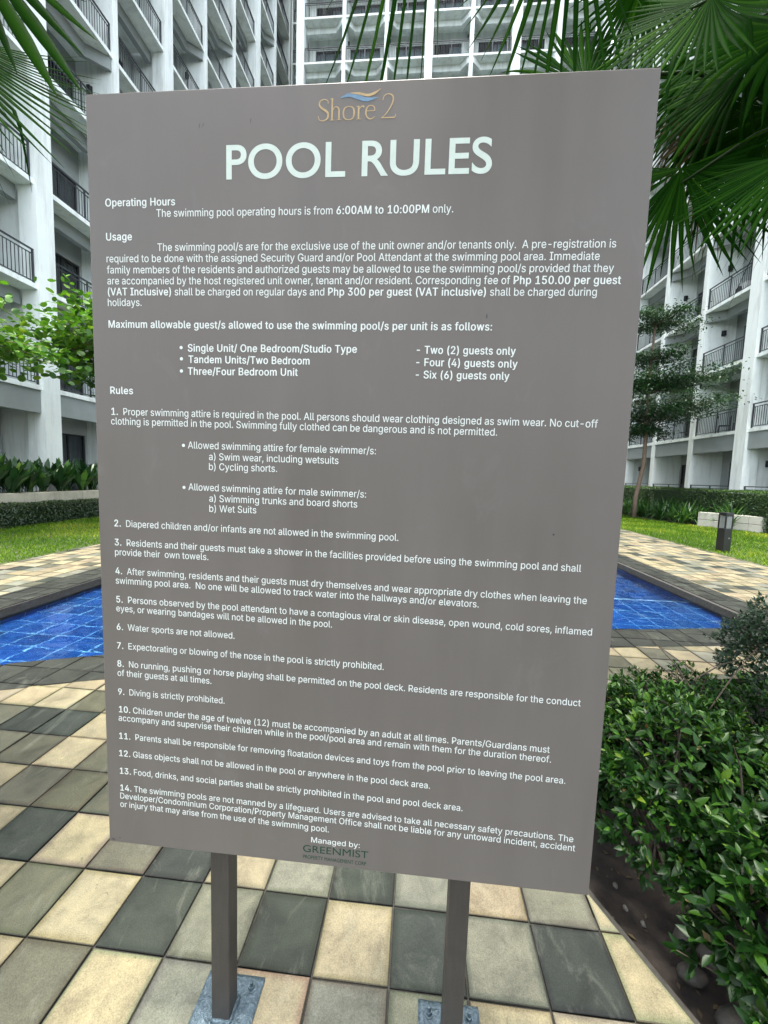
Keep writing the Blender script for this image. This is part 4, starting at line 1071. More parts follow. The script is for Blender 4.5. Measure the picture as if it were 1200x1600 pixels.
# ------------------------------------------------------------------ the sign
SG = thing('pool_rules_sign', 'large brown grey POOL RULES sign board on two square posts', 'sign', (-0.1607*1.107, 0.885*1.107, 0))
SG.rotation_euler = (0.0037, 0.0010, 0.0025)
KS = 1.107                      # size of the board against its layout table
SW, SHH, SZ0 = 1.1729*KS, 1.7384*KS, CAM_H-(CAM_H-0.6847)*KS
m = MB(); m.box(-SW/2, SW/2, 0, 0.028, SZ0, SZ0+SHH); bevel_obj(m.obj('panel', M['panel'], SG), 0.0018, 2)
for x0 in (-0.335*KS, 0.2745*KS):
    pw_ = 0.055
    m = MB(); m.box(x0, x0+pw_, 0.030, 0.030+pw_, 0.012, SZ0+SHH-0.1); o = bevel_obj(m.obj('post', M['post'], SG), 0.003, 2)
    # base plate with bolts, brushed over with paint
    cx, oy, hw, hd = x0+pw_/2, 0.030+pw_/2, 0.092, 0.088
    n = 16; vs = []; fs = []
    for r_ in range(n+1):
        for q in range(n+1):
            x, y = cx-hw+2*hw*q/n, oy-hd+2*hd*r_/n
            e_ = 0.0015*noise.noise(Vector((x*60, y*60, 1)))+0.0008*noise.noise(Vector((x*170, y*170, 4)))
            if q in (0, n) or r_ in (0, n): e_ -= 0.002; x += 0.002*noise.noise(Vector((y*50, 2, 2))); y += 0.002*noise.noise(Vector((x*50, 7, 2)))
            vs.append((x, y, 0.0115+e_))
    for r_ in range(n):
        for q in range(n): k0 = r_*(n+1)+q; fs.append((k0, k0+1, k0+n+2, k0+n+1))
    rim = [q for q in range(n+1)]+[r_*(n+1)+n for r_ in range(1, n+1)]+[n*(n+1)+q for q in range(n-1, -1, -1)]+[r_*(n+1) for r_ in range(n-1, 0, -1)]
    b0 = len(vs); vs += [(vs[k_][0], vs[k_][1], 0.0) for k_ in rim]
    for k_ in range(len(rim)): fs.append((rim[k_], b0+k_, b0+(k_+1) % len(rim), rim[(k_+1) % len(rim)])[::-1] if False else (rim[(k_+1) % len(rim)], rim[k_], b0+k_, b0+(k_+1) % len(rim)))
    pm = MB(); pm.add(vs, fs); pl = pm.obj('base_plate', M['plate'], SG, True)
    for sx in (-1, 1):
        for sy in (-1, 1):
            bm_ = MB(); bx, by = cx+sx*0.060, oy+sy*0.055
            bm_.tube([(bx, by, 0.0100), (bx, by, 0.0142)], 0.014, 14); bm_.tube([(bx, by, 0.0143), (bx, by, 0.024)], 0.010, 6); bm_.tube([(bx, by, 0.0242), (bx, by, 0.036)], 0.0055, 8)
            bm_.obj('bolt', M['plate'], pl)
    wd = MB(); y0_, y1_, x1_ = 0.028, 0.032+pw_, x0+pw_
    for p_, q_ in (((x0-.003, y1_), (x1_+.003, y1_)), ((x0-.003, y0_), (x1_+.003, y0_)), ((x0-.001, y0_), (x0-.001, y1_)), ((x1_+.001, y0_), (x1_+.001, y1_))):
        wd.tube([(p_[0]+(q_[0]-p_[0])*k_/6+random.uniform(-.001, .001), p_[1]+(q_[1]-p_[1])*k_/6+random.uniform(-.001, .001), .0135) for k_ in range(7)], [random.uniform(.005, .008) for k_ in range(7)], 6)
    wd.obj('weld_bead', M['plate'], pl, True)

# outlines of a plain grotesque alphabet: advance, then closed loops in 1/500 em
GLYPHS = {
'(': (137, '45 103 46 132 50 162 55 182 60 202 66 221 76 247 88 270 118 270 106 242 95 214 87 185 81 157 77 129 76 103 77 80 80 57 86 33 94 8 101 -10 109 -28 118 -48 88 -48 75 -23 64 2 56 27 49 53 46 78'),
')': (137, '19 -48 28 -28 36 -9 43 9 51 34 57 58 60 81 61 103 60 129 56 157 50 185 41 214 31 242 19 270 48 270 60 247 71 221 77 202 82 182 86 162 91 132 92 103 91 78 87 52 81 27 72 1 61 -24 48 -48'),
',': (94, '19 -60 34 36 68 36 42 -60'),
'-': (227, '168 122 168 94 57 94 57 122'),
'.': (94, '48 -2 31 4 25 20 31 37 48 43 64 37 71 20 64 4'),
'/': (125, '117 266 36 -38 7 -38 89 266'),
'0': (227, '113 -3 87 0 65 12 47 31 34 57 29 77 25 101 24 127 25 153 29 177 35 197 48 223 65 242 87 254 113 258 139 254 161 242 179 223 192 197 198 177 201 153 203 127 201 101 198 77 192 57 179 31 162 12 140 0/113 25 131 28 145 37 157 52 165 72 170 97 172 127 170 157 165 182 157 203 145 218 131 227 113 230 96 227 82 218 70 203 62 182 56 157 55 127 56 97 62 72 70 52 82 37 96 28'),
'1': (227, '38 0 38 27 195 27 195 0/138 254 138 0 106 0 106 224 105 224 43 179 43 213 99 254'),
'2': (227, '32 0 32 24 117 114 141 141 149 153 155 163 159 174 160 186 159 198 154 209 146 218 137 224 125 228 112 230 98 228 86 224 77 216 69 207 65 195 64 181 33 181 35 202 43 221 55 237 72 248 91 255 112 258 134 255 153 248 169 237 181 223 188 205 191 186 189 172 185 159 179 145 168 129 153 111 133 90 76 30 76 28 195 28 195 0'),
'3': (227, '109 -3 87 -1 66 5 49 15 35 29 26 46 22 66 55 66 57 54 63 44 72 35 83 30 95 26 109 25 124 26 138 30 149 37 157 46 163 58 165 72 163 86 158 98 150 109 137 117 121 122 101 124 78 124 78 150 144 224 144 226 35 226 35 254 186 254 186 230 106 139 106 144 132 144 154 138 172 127 185 111 194 93 196 72 194 51 185 33 172 18 154 6 133 -1'),
'4': (227, '20 53 20 79 123 254 155 254 54 83 54 81 207 81 207 53/141 0 141 61 141 73 141 159 171 159 171 0'),
'5': (227, '111 -3 89 -1 70 6 54 16 41 30 33 47 30 65 61 65 64 54 69 44 77 36 87 30 98 26 111 25 125 27 138 32 149 41 157 52 162 66 164 81 162 97 157 111 148 122 137 131 124 137 109 138 96 137 84 134 73 129 64 123 34 126 48 254 183 254 183 226 75 226 67 151 68 151 77 157 89 162 101 166 115 167 131 165 147 160 161 153 172 143 182 130 189 116 194 99 195 82 193 58 184 38 171 21 154 8 134 -1'),
'6': (227, '113 -3 91 -1 71 7 55 20 42 37 34 58 32 81 34 100 40 119 51 142 69 170 126 254 161 254 75 131 73 131 83 144 98 153 117 157 139 155 158 147 173 136 185 120 192 101 194 79 192 56 184 36 171 20 155 7 135 -1/113 24 127 26 139 31 149 40 157 51 162 64 164 79 162 94 157 107 149 118 139 126 127 131 113 133 99 131 87 126 77 118 69 107 64 94 62 79 64 64 69 51 77 40 87 31 99 26'),
'7': (227, '48 0 162 224 162 226 31 226 31 254 195 254 195 224 82 0'),
'8': (227, '113 -3 89 -1 68 6 50 17 37 31 29 48 26 68 28 83 33 98 40 110 51 121 63 128 76 132 76 133 59 141 46 154 38 171 35 190 38 209 45 225 57 239 73 249 92 256 113 258 134 256 153 249 169 239 181 225 188 209 191 190 188 171 180 154 167 141 150 133 150 132 164 128 176 121 186 110 194 98 199 83 200 68 198 48 189 31 176 17 158 6 137 -1/113 25 129 26 142 30 153 37 161 46 167 57 168 69 167 83 161 94 153 104 141 111 128 116 113 118 98 116 85 111 73 104 65 94 59 83 58 69 59 57 64 46 73 37 84 30 97 26/113 145 126 146 137 150 146 157 154 165 158 176 160 188 158 200 154 210 147 218 138 225 126 229 113 230 100 229 89 225 79 218 72 210 68 200 66 188 68 176 72 165 79 157 89 150 100 146'),
'9': (227, '113 258 135 255 155 247 171 234 184 217 192 197 194 173 192 155 186 135 175 112 158 84 100 0 65 0 151 124 154 124 144 111 128 101 109 97 87 100 69 107 53 119 41 134 34 154 32 176 34 198 42 218 55 235 71 247 91 255/113 230 99 228 87 223 77 215 69 204 64 191 63 176 64 161 69 148 77 137 87 129 99 123 113 122 127 123 139 129 149 137 157 147 162 160 164 175 162 190 157 204 150 215 139 223 127 228'),
':': (94, '48 -2 31 4 25 20 31 37 48 43 64 37 71 20 64 4/48 135 31 142 25 158 31 174 48 181 64 174 71 158 64 142'),
'A': (240, '8 0 101 254 138 254 231 0 198 0 144 151 132 186 116 239 123 239 106 185 95 151 43 0/55 71 55 99 185 99 185 71'),
'B': (228, '30 0 30 254 121 254 145 252 164 245 180 235 190 221 197 205 199 187 198 172 193 160 187 150 178 143 168 137 157 133 157 131 170 129 182 123 192 114 201 102 207 86 209 68 207 50 200 33 189 20 172 9 151 2 123 0/62 29 122 29 148 31 165 40 175 53 178 68 176 81 171 92 163 102 153 109 140 114 124 115 62 115/62 143 119 143 132 144 144 148 154 155 162 163 166 174 168 186 165 202 156 214 141 223 120 226 62 226'),
'C': (255, '134 -3 113 -2 93 4 75 12 59 25 46 40 35 58 27 78 22 101 20 127 22 153 27 176 35 197 46 215 59 230 75 242 93 251 113 256 134 258 152 256 170 252 186 245 201 236 214 224 224 209 232 193 236 174 204 174 200 186 195 197 187 206 179 214 169 220 158 224 146 227 134 228 111 225 92 216 75 202 62 182 54 157 52 127 54 97 63 72 75 53 92 38 112 29 134 26 146 27 158 30 169 34 179 40 187 48 195 57 200 68 204 80 236 80 232 62 224 45 214 31 201 19 187 9 170 2 153 -2'),
'D': (251, '109 0 48 0 48 29 107 29 136 31 159 40 177 55 189 75 197 99 200 128 197 156 190 180 177 200 160 214 138 223 110 226 47 226 47 254 113 254 136 253 157 248 176 239 200 221 217 196 225 175 229 153 231 128 229 102 224 80 217 59 206 42 192 27 175 15 156 7 134 2/62 254 62 0 30 0 30 254'),
'E': (209, '30 0 30 254 186 254 186 226 62 226 62 143 178 143 178 114 62 114 62 29 188 29 188 0'),
'F': (205, '30 0 30 254 185 254 185 226 62 226 62 139 173 139 173 111 62 111 62 0'),
'G': (260, '134 -3 113 -2 93 4 75 13 59 25 45 40 35 58 27 78 22 102 20 127 22 153 27 176 35 197 45 215 59 230 74 242 92 251 112 256 132 258 152 256 170 252 187 245 202 235 214 222 225 208 232 192 237 174 204 174 199 186 194 197 186 206 178 213 168 220 158 224 146 227 133 228 111 225 92 216 75 202 62 182 54 157 52 127 54 97 63 72 75 53 92 38 112 29 134 26 155 29 172 36 187 47 198 62 205 80 207 101 217 100 141 100 141 128 239 128 239 100 236 71 225 45 209 25 188 9 163 0'),
'H': (258, '30 0 30 254 62 254 62 144 196 144 196 254 228 254 228 0 196 0 196 116 62 116 62 0'),
'I': (150, '16 0 16 29 59 29 59 226 16 226 16 254 135 254 135 226 91 226 91 29 135 29 135 0'),
'L': (196, '30 0 30 254 62 254 62 29 181 29 181 0'),
'M': (314, '30 0 30 254 76 254 139 94 144 79 150 61 156 42 161 24 154 24 159 41 165 61 171 79 176 94 238 254 284 254 284 0 252 0 252 145 252 163 253 184 253 207 253 229 256 229 249 205 241 181 234 161 228 145 171 0 143 0 85 145 80 160 72 181 65 204 56 229 59 229 60 208 60 186 61 164 61 145 61 0'),
'N': (262, '30 0 30 254 68 254 172 91 181 75 194 53 207 27 202 27 200 54 200 79 199 97 199 254 232 254 232 0 193 0 101 145 89 165 74 191 54 226 60 227 61 192 62 164 62 145 62 0'),
'O': (267, '133 -3 112 -2 93 4 75 12 59 25 46 40 35 58 27 78 22 101 20 127 22 153 27 176 35 197 46 215 59 230 75 242 93 251 112 256 133 258 155 256 174 251 192 242 208 230 221 215 232 197 240 176 245 153 247 127 245 101 240 78 232 58 221 40 208 25 192 12 174 4 155 -2/133 26 155 29 175 38 191 52 204 72 212 97 215 127 212 157 204 182 191 202 175 216 155 225 133 228 112 225 92 216 75 202 63 182 54 157 52 127 54 97 63 72 75 52 92 38 112 29'),
'P': (222, '30 0 30 254 118 254 144 252 166 244 183 231 195 215 202 195 204 174 202 152 195 133 183 116 166 104 144 96 118 93 55 93 55 121 116 121 134 123 149 128 159 136 167 147 171 160 172 174 171 188 167 201 159 211 148 219 134 224 116 226 62 226 62 0'),
'R': (224, '30 0 30 254 118 254 145 252 167 244 183 232 195 217 202 198 205 176 202 154 195 136 183 120 166 109 145 101 118 99 48 99 48 128 117 128 135 129 149 133 160 141 167 150 171 162 173 176 171 190 167 202 159 212 149 220 134 224 116 226 62 226 62 0/177 0 115 115 151 115 214 0'),
'S': (223, '112 -4 86 -2 64 5 46 15 32 30 23 48 19 68 52 68 55 55 62 44 71 35 83 29 97 26 112 25 128 26 143 30 155 37 165 46 171 57 173 70 171 81 166 89 158 96 148 102 122 111 92 120 64 130 43 145 30 163 26 186 29 206 37 224 51 238 69 249 90 256 114 258 137 256 158 249 175 238 189 224 197 208 200 189 169 189 163 206 151 219 134 227 112 229 97 228 84 224 73 218 64 209 59 199 58 188 60 176 65 167 74 160 85 154 106 147 132 140 156 132 168 126 179 119 189 110 197 99 202 85 204 69 201 50 193 32 180 17 162 5 139 -2'),
'T': (224, '16 226 16 254 208 254 208 226 128 226 128 0 96 0 96 226'),
'U': (259, '129 -4 101 -1 77 8 57 22 42 40 33 62 30 87 30 254 62 254 62 89 64 72 70 57 80 44 94 34 110 28 129 26 149 28 165 34 179 44 188 57 194 72 196 89 196 254 229 254 229 87 226 62 216 40 201 22 182 8 157 -1'),
'V': (240, '102 0 8 254 42 254 96 103 108 69 124 15 117 15 133 69 145 103 197 254 231 254 139 0'),
'W': (343, '78 0 8 254 41 254 82 98 88 73 93 47 98 20 95 20 100 47 106 73 112 98 153 254 190 254 231 98 237 73 243 47 249 20 244 20 249 47 255 73 261 98 302 254 335 254 265 0 228 0 184 161 176 196 168 237 175 237 167 197 159 161 115 0'),
'Y': (236, '102 0 102 104 8 254 46 254 96 172 111 146 125 115 112 115 126 146 140 172 191 254 228 254 134 104 134 0'),
'a': (195, '80 -4 63 -3 47 2 34 11 24 22 17 37 15 54 17 69 22 80 29 90 39 97 50 102 63 105 89 110 117 113 133 117 138 127 138 128 137 139 133 148 120 161 110 164 98 165 85 164 75 161 59 150 50 137 20 146 29 161 39 173 52 182 66 188 82 191 97 192 119 190 131 186 143 180 153 172 161 160 167 145 168 126 168 0 138 0 138 26 136 26 126 12 118 6 108 1 95 -3/85 23 101 24 114 29 124 37 132 47 136 57 138 69 138 95 130 91 116 88 100 86 88 84 67 79 52 70 46 52 51 36 65 26 74 24'),
'b': (212, '115 -4 99 -3 86 2 76 8 69 16 59 29 56 29 56 0 26 0 26 254 57 254 57 160 59 160 69 173 76 180 86 186 98 191 115 192 137 189 156 180 173 166 185 146 193 122 195 94 193 66 185 42 173 23 157 8 137 -1/110 23 126 26 140 33 150 44 158 58 163 75 164 95 163 114 158 131 150 145 140 156 126 163 110 165 94 163 81 156 70 145 62 131 58 114 56 95 58 75 63 58 70 43 81 32 94 26'),
'c': (198, '104 -4 79 -1 58 8 41 23 28 43 20 66 17 94 20 122 28 146 41 165 58 180 79 189 104 192 117 191 130 189 142 184 153 178 162 170 170 161 176 150 181 138 151 131 145 145 135 155 121 162 104 165 86 162 73 155 62 144 54 129 50 112 48 94 50 75 54 59 62 44 73 33 86 26 104 23 121 26 135 33 146 44 152 59 181 51 177 39 171 28 163 19 153 11 142 4 130 0 117 -3'),
'd': (212, '98 -4 75 -1 56 8 40 23 27 42 20 66 17 94 20 122 27 146 40 166 56 180 75 189 98 192 114 191 126 186 136 180 144 173 153 160 155 160 155 254 186 254 186 0 156 0 156 29 153 29 143 16 136 8 126 2 114 -3/102 23 118 26 132 32 142 43 150 58 154 75 156 95 154 114 150 131 142 145 132 156 118 163 102 165 86 163 72 156 62 145 54 131 50 114 48 95 50 75 54 58 62 44 73 33 86 26'),
'e': (202, '106 -4 80 -1 58 8 41 23 28 42 20 66 17 93 20 121 28 145 40 165 58 180 78 189 103 192 118 191 133 187 147 180 160 170 170 157 179 141 184 121 186 97 186 85 37 85 37 110 169 110 155 101 153 119 149 134 141 147 131 157 118 163 103 165 87 163 73 157 62 147 54 135 50 121 48 105 48 89 50 69 55 53 64 40 76 31 90 25 106 23 117 24 127 26 143 36 153 53 182 45 177 32 168 20 156 10 141 2 125 -3'),
'f': (127, '114 190 114 164 3 164 3 190/40 0 40 216 42 231 48 243 57 252 68 259 80 264 94 265 111 263 121 260 114 234 107 236 97 237 85 235 77 230 72 221 71 209 71 0'),
'g': (213, '103 -75 84 -74 67 -70 53 -63 41 -55 32 -45 25 -35 51 -20 61 -33 77 -44 89 -48 103 -49 124 -46 141 -38 152 -23 156 -3 156 34 153 34 143 21 136 14 126 8 114 4 97 2 76 5 56 13 40 27 28 45 20 68 17 96 20 123 27 147 40 166 56 180 76 189 98 192 114 191 127 186 137 180 144 173 154 159 157 159 157 190 186 190 186 -4 183 -27 175 -45 162 -59 145 -68 125 -73/102 30 118 32 132 38 142 47 150 61 155 77 156 96 155 115 150 132 142 146 132 156 119 163 102 165 86 163 73 156 62 145 54 131 50 115 48 96 50 78 54 61 62 48 73 38 86 32'),
'h': (205, '57 113 57 0 26 0 26 254 57 254 57 144 51 144 62 166 76 181 94 189 114 192 132 190 148 184 161 174 170 160 177 142 179 120 179 0 148 0 148 118 145 137 136 152 123 161 105 165 92 163 80 159 71 151 63 141 58 129'),
'i': (83, '26 0 26 190 57 190 57 0/42 221 27 227 21 242 27 256 42 262 57 256 63 242 57 227'),
'j': (83, '26 190 57 190 57 -15 55 -31 51 -45 43 -56 32 -65 19 -70 2 -71 -5 -71 -5 -43 1 -43 12 -42 20 -36 25 -27 26 -15/42 221 27 227 20 242 27 256 42 262 57 256 63 242 57 227'),
'k': (190, '55 68 55 106 60 106 142 190 180 190 92 100 89 100/26 0 26 254 57 254 57 0/147 0 74 93 96 114 186 0'),
'l': (95, '70 -1 50 2 37 10 29 24 26 42 26 254 57 254 57 49 60 31 73 26 80 26 85 27 90 1 81 0'),
'm': (305, '26 0 26 190 56 190 56 148 54 148 59 162 66 173 75 182 86 188 98 192 110 193 129 190 144 180 154 166 160 147 156 147 161 160 169 172 178 181 190 187 204 192 218 193 234 191 249 186 261 177 270 164 276 148 278 128 278 0 248 0 248 127 245 145 236 156 224 163 209 165 197 164 187 160 179 153 173 145 169 135 168 124 168 0 137 0 137 130 134 144 126 156 115 163 100 165 89 164 79 160 70 154 63 145 58 133 57 119 57 0'),
'n': (205, '57 113 57 0 26 0 26 190 56 190 56 144 51 144 62 166 76 181 94 189 114 192 132 190 147 184 160 174 170 160 176 142 179 120 179 0 148 0 148 118 145 137 136 152 123 161 105 165 92 163 80 159 71 151 63 141 58 129'),
'o': (208, '104 -4 79 -1 58 8 41 23 28 43 20 66 17 94 20 122 28 146 41 165 58 180 79 189 104 192 128 189 149 180 167 165 180 146 188 122 191 94 188 66 180 43 167 23 149 8 128 -1/104 23 121 26 135 33 146 44 154 59 158 75 160 94 158 112 154 129 146 144 135 155 121 162 104 165 86 162 73 155 62 144 54 129 50 112 48 94 50 75 54 59 62 44 73 33 86 26'),
'p': (212, '26 -71 26 190 56 190 56 160 59 160 69 173 76 180 86 186 98 191 115 192 137 189 156 180 173 166 185 146 193 122 195 94 193 66 185 42 173 23 157 8 137 -1 115 -4 99 -3 86 2 76 8 69 16 59 29 57 29 57 -71/110 23 126 26 140 33 150 44 158 58 163 75 164 95 163 114 158 131 150 145 140 156 126 163 110 165 94 163 81 156 70 145 62 131 58 114 56 95 58 75 63 58 70 43 81 32 94 26'),
'q': (212, '186 -71 155 -71 155 29 153 29 143 16 136 8 126 2 114 -3 98 -4 75 -1 56 8 40 23 27 42 20 66 17 94 20 122 27 146 40 166 56 180 75 189 98 192 114 191 126 186 136 180 144 173 153 160 156 160 156 190 186 190/102 23 118 26 132 32 142 43 150 58 154 75 156 95 154 114 150 131 142 145 132 156 118 163 102 165 86 163 72 156 62 145 54 131 50 114 48 95 50 75 54 58 62 44 73 33 86 26'),
'r': (130, '26 0 26 190 56 190 56 160 58 160 65 173 76 184 90 190 107 192 115 192 122 192 122 161 115 162 103 163 91 161 80 157 70 151 63 142 58 131 57 118 57 0'),
's': (182, '91 -4 72 -3 56 2 42 9 31 19 23 32 18 47 47 53 53 40 62 30 75 25 91 23 108 25 122 31 131 40 134 51 127 68 118 74 106 78 75 85 52 93 36 104 27 119 23 137 26 152 33 166 43 177 58 185 74 190 94 192 112 191 127 186 140 179 149 170 157 158 162 145 134 139 129 149 121 158 110 164 94 166 78 164 65 158 57 150 54 139 62 122 72 116 86 111 115 105 137 97 153 86 162 71 166 53 163 37 156 24 145 12 130 3 112 -2'),
't': (114, '102 190 102 164 3 164 3 190/32 236 63 236 63 49 68 31 85 25 93 26 101 27 107 1 96 -1 84 -2 62 1 46 11 36 26 32 46'),
'u': (205, '91 -3 73 -1 57 5 44 15 35 29 28 47 26 69 26 190 57 190 57 72 60 52 68 37 82 28 100 25 113 27 125 31 134 38 142 48 146 61 148 76 148 190 179 190 179 0 149 0 149 46 154 46 143 23 129 8 111 0'),
'v': (195, '81 0 9 190 42 190 83 78 93 43 103 10 92 10 101 43 112 78 152 190 186 190 113 0'),
'w': (284, '69 0 11 190 44 190 67 107 77 68 88 21 82 21 93 67 103 107 126 190 158 190 181 107 191 68 201 21 196 21 206 68 217 107 240 190 272 190 215 0 184 0 159 86 152 112 145 140 138 169 145 169 138 140 131 112 124 86 99 0'),
'x': (189, '10 0 86 109 86 86 14 190 50 190 74 153 90 127 104 103 88 103 101 127 117 153 141 190 176 190 104 84 104 107 179 0 143 0 115 43 100 68 86 91 102 91 89 68 74 43 46 0'),
'y': (195, '24 -69 31 -43 36 -44 52 -44 65 -37 71 -29 75 -18 81 -1 9 190 42 190 83 78 93 43 103 10 92 10 101 43 112 78 153 190 186 190 102 -29 96 -43 88 -54 80 -62 70 -68 58 -71 46 -73 32 -72'),
'z': (190, '21 0 21 23 127 160 127 161 24 161 24 190 166 190 166 165 63 30 63 28 169 28 169 0'),
' ': (94, ''),
}

_gc = {}
def glyph(ch):
    if ch not in _gc:
        adv, s_ = GLYPHS[ch]; loops = []
        for lp in (s_.split('/') if s_ else []):
            q = [float(t)/500 for t in lp.split()]; loops.append([Vector((q[i], q[i+1], 0)) for i in range(0, len(q), 2)])
        # solid outlines run one way, counters the other; overlapping solids are filled one by one
        def sarea(l): return sum(l[i].x*l[(i+1) % len(l)].y-l[(i+1) % len(l)].x*l[i].y for i in range(len(l)))
        big = max(loops, key=lambda l: abs(sarea(l))) if loops else None
        solids = [l for l in loops if sarea(l)*sarea(big) > 0]; holes = [l for l in loops if sarea(l)*sarea(big) <= 0]
        flat = []; F = []
        for so_ in solids:
            grp = [so_]+[h for h in holes if in_poly(h[0].x, h[0].y, [(p.x, p.y) for p in so_])]
            cv = bpy.data.curves.new('g', 'CURVE'); cv.dimensions = '2D'; cv.fill_mode = 'FRONT'
            for l in grp:
                sp = cv.splines.new('POLY'); sp.points.add(len(l)-1); sp.use_cyclic_u = True
                for i, v in enumerate(l): sp.points[i].co = (v.x, v.y, 0, 1)
            ob = bpy.data.objects.new('g', cv); S.collection.objects.link(ob); bpy.context.view_layer.update()
            me = bpy.data.meshes.new_from_object(ob.evaluated_get(bpy.context.evaluated_depsgraph_get()))
            n0 = len(flat); flat += [v.co.copy() for v in me.vertices]; F += [tuple(i+n0 for i in p.vertices) for p in me.polygons]
            S.collection.objects.unlink(ob); bpy.data.objects.remove(ob); bpy.data.meshes.remove(me)
        _gc[ch] = (adv/500, [(v.x, v.y) for v in flat], F)
    return _gc[ch]
CAPH = max(y for x, y in glyph('T')[1])
ZT = -0.0003
def put_text(name, s_, u0, z0, u1, z1, cap, mat):
    V = []; F = []; x = 0.0; E_ = 0.014
    for seg in s_.split('|'):
        bold = seg.startswith('*'); seg = seg[1:] if bold else seg
        for ch in seg:
            adv_, gv, gf = glyph(ch)
            for c_, (dx, dy) in enumerate((((-E_, 0), (E_, 0), (0, E_*0.5), (0, -E_*0.5)) if bold else ((0, 0),))):
                n = len(V); V += [(x+gx+dx+(E_ if bold else 0), 0.00002*c_, gy+dy) for gx, gy in gv]; F += [tuple(i+n for i in t) for t in gf]
            x += adv_+(2*E_*0.8 if bold else 0)
    xs_ = [p[0] for p in V]; w = max(xs_)-min(xs_); k = (u1-u0)/w; mn = min(xs_); sc = cap/CAPH
    V = [(u0+(a-mn)*k, ZT-d, z0+(z1-z0)*((a-mn)*k)/(u1-u0)+c_*sc+SZ0) for a, d, c_ in V]
    me = bpy.data.meshes.new(name); me.from_pydata(V, [], F); me.materials.append(mat); me.update()
    return link(name, me, SG)
def put_curve_text(name, s_, u0, z0, u1, z1, size, mat, offset=0.0, res=8, split=False):
    objs = []; x = 0.0
    for ch in (s_ if split else [s_]):
        def m_(t):
            c = bpy.data.curves.new('t', 'FONT'); c.body = t; c.size = size; c.offset = offset; c.resolution_u = res
            c.fill_mode = 'FRONT'; c.dimensions = '2D'
            ob = bpy.data.objects.new('t', c); S.collection.objects.link(ob); bpy.context.view_layer.update()
            me = bpy.data.meshes.new_from_object(ob.evaluated_get(bpy.context.evaluated_depsgraph_get()))
            r = [tuple(v.co) for v in me.vertices], [tuple(p.vertices) for p in me.polygons]
            S.collection.objects.unlink(ob); bpy.data.objects.remove(ob); return r
        if split:
            w2 = m_('|'+ch+'|')[0]; w0 = m_('||')[0]
            adv_ = (max(p[0] for p in w2)-min(p[0] for p in w2))-(max(p[0] for p in w0)-min(p[0] for p in w0))
        else: adv_ = 0
        if ch != ' ':
            v, f = m_(ch); objs.append(([(p[0]+x, p[1]) for p in v], f))
        x += adv_*1.015
    xs_ = [p[0] for v, f in objs for p in v]; mn = min(xs_); k = (u1-u0)/(max(xs_)-mn)
    for v, f in objs:
        me = bpy.data.meshes.new(name)
        me.from_pydata([(u0+(a-mn)*k, ZT, z0+(z1-z0)*(a-mn)*k/(u1-u0)+c_+SZ0) for a, c_ in v], [], f)
        me.materials.append(mat); me.update(); link(name, me, SG)
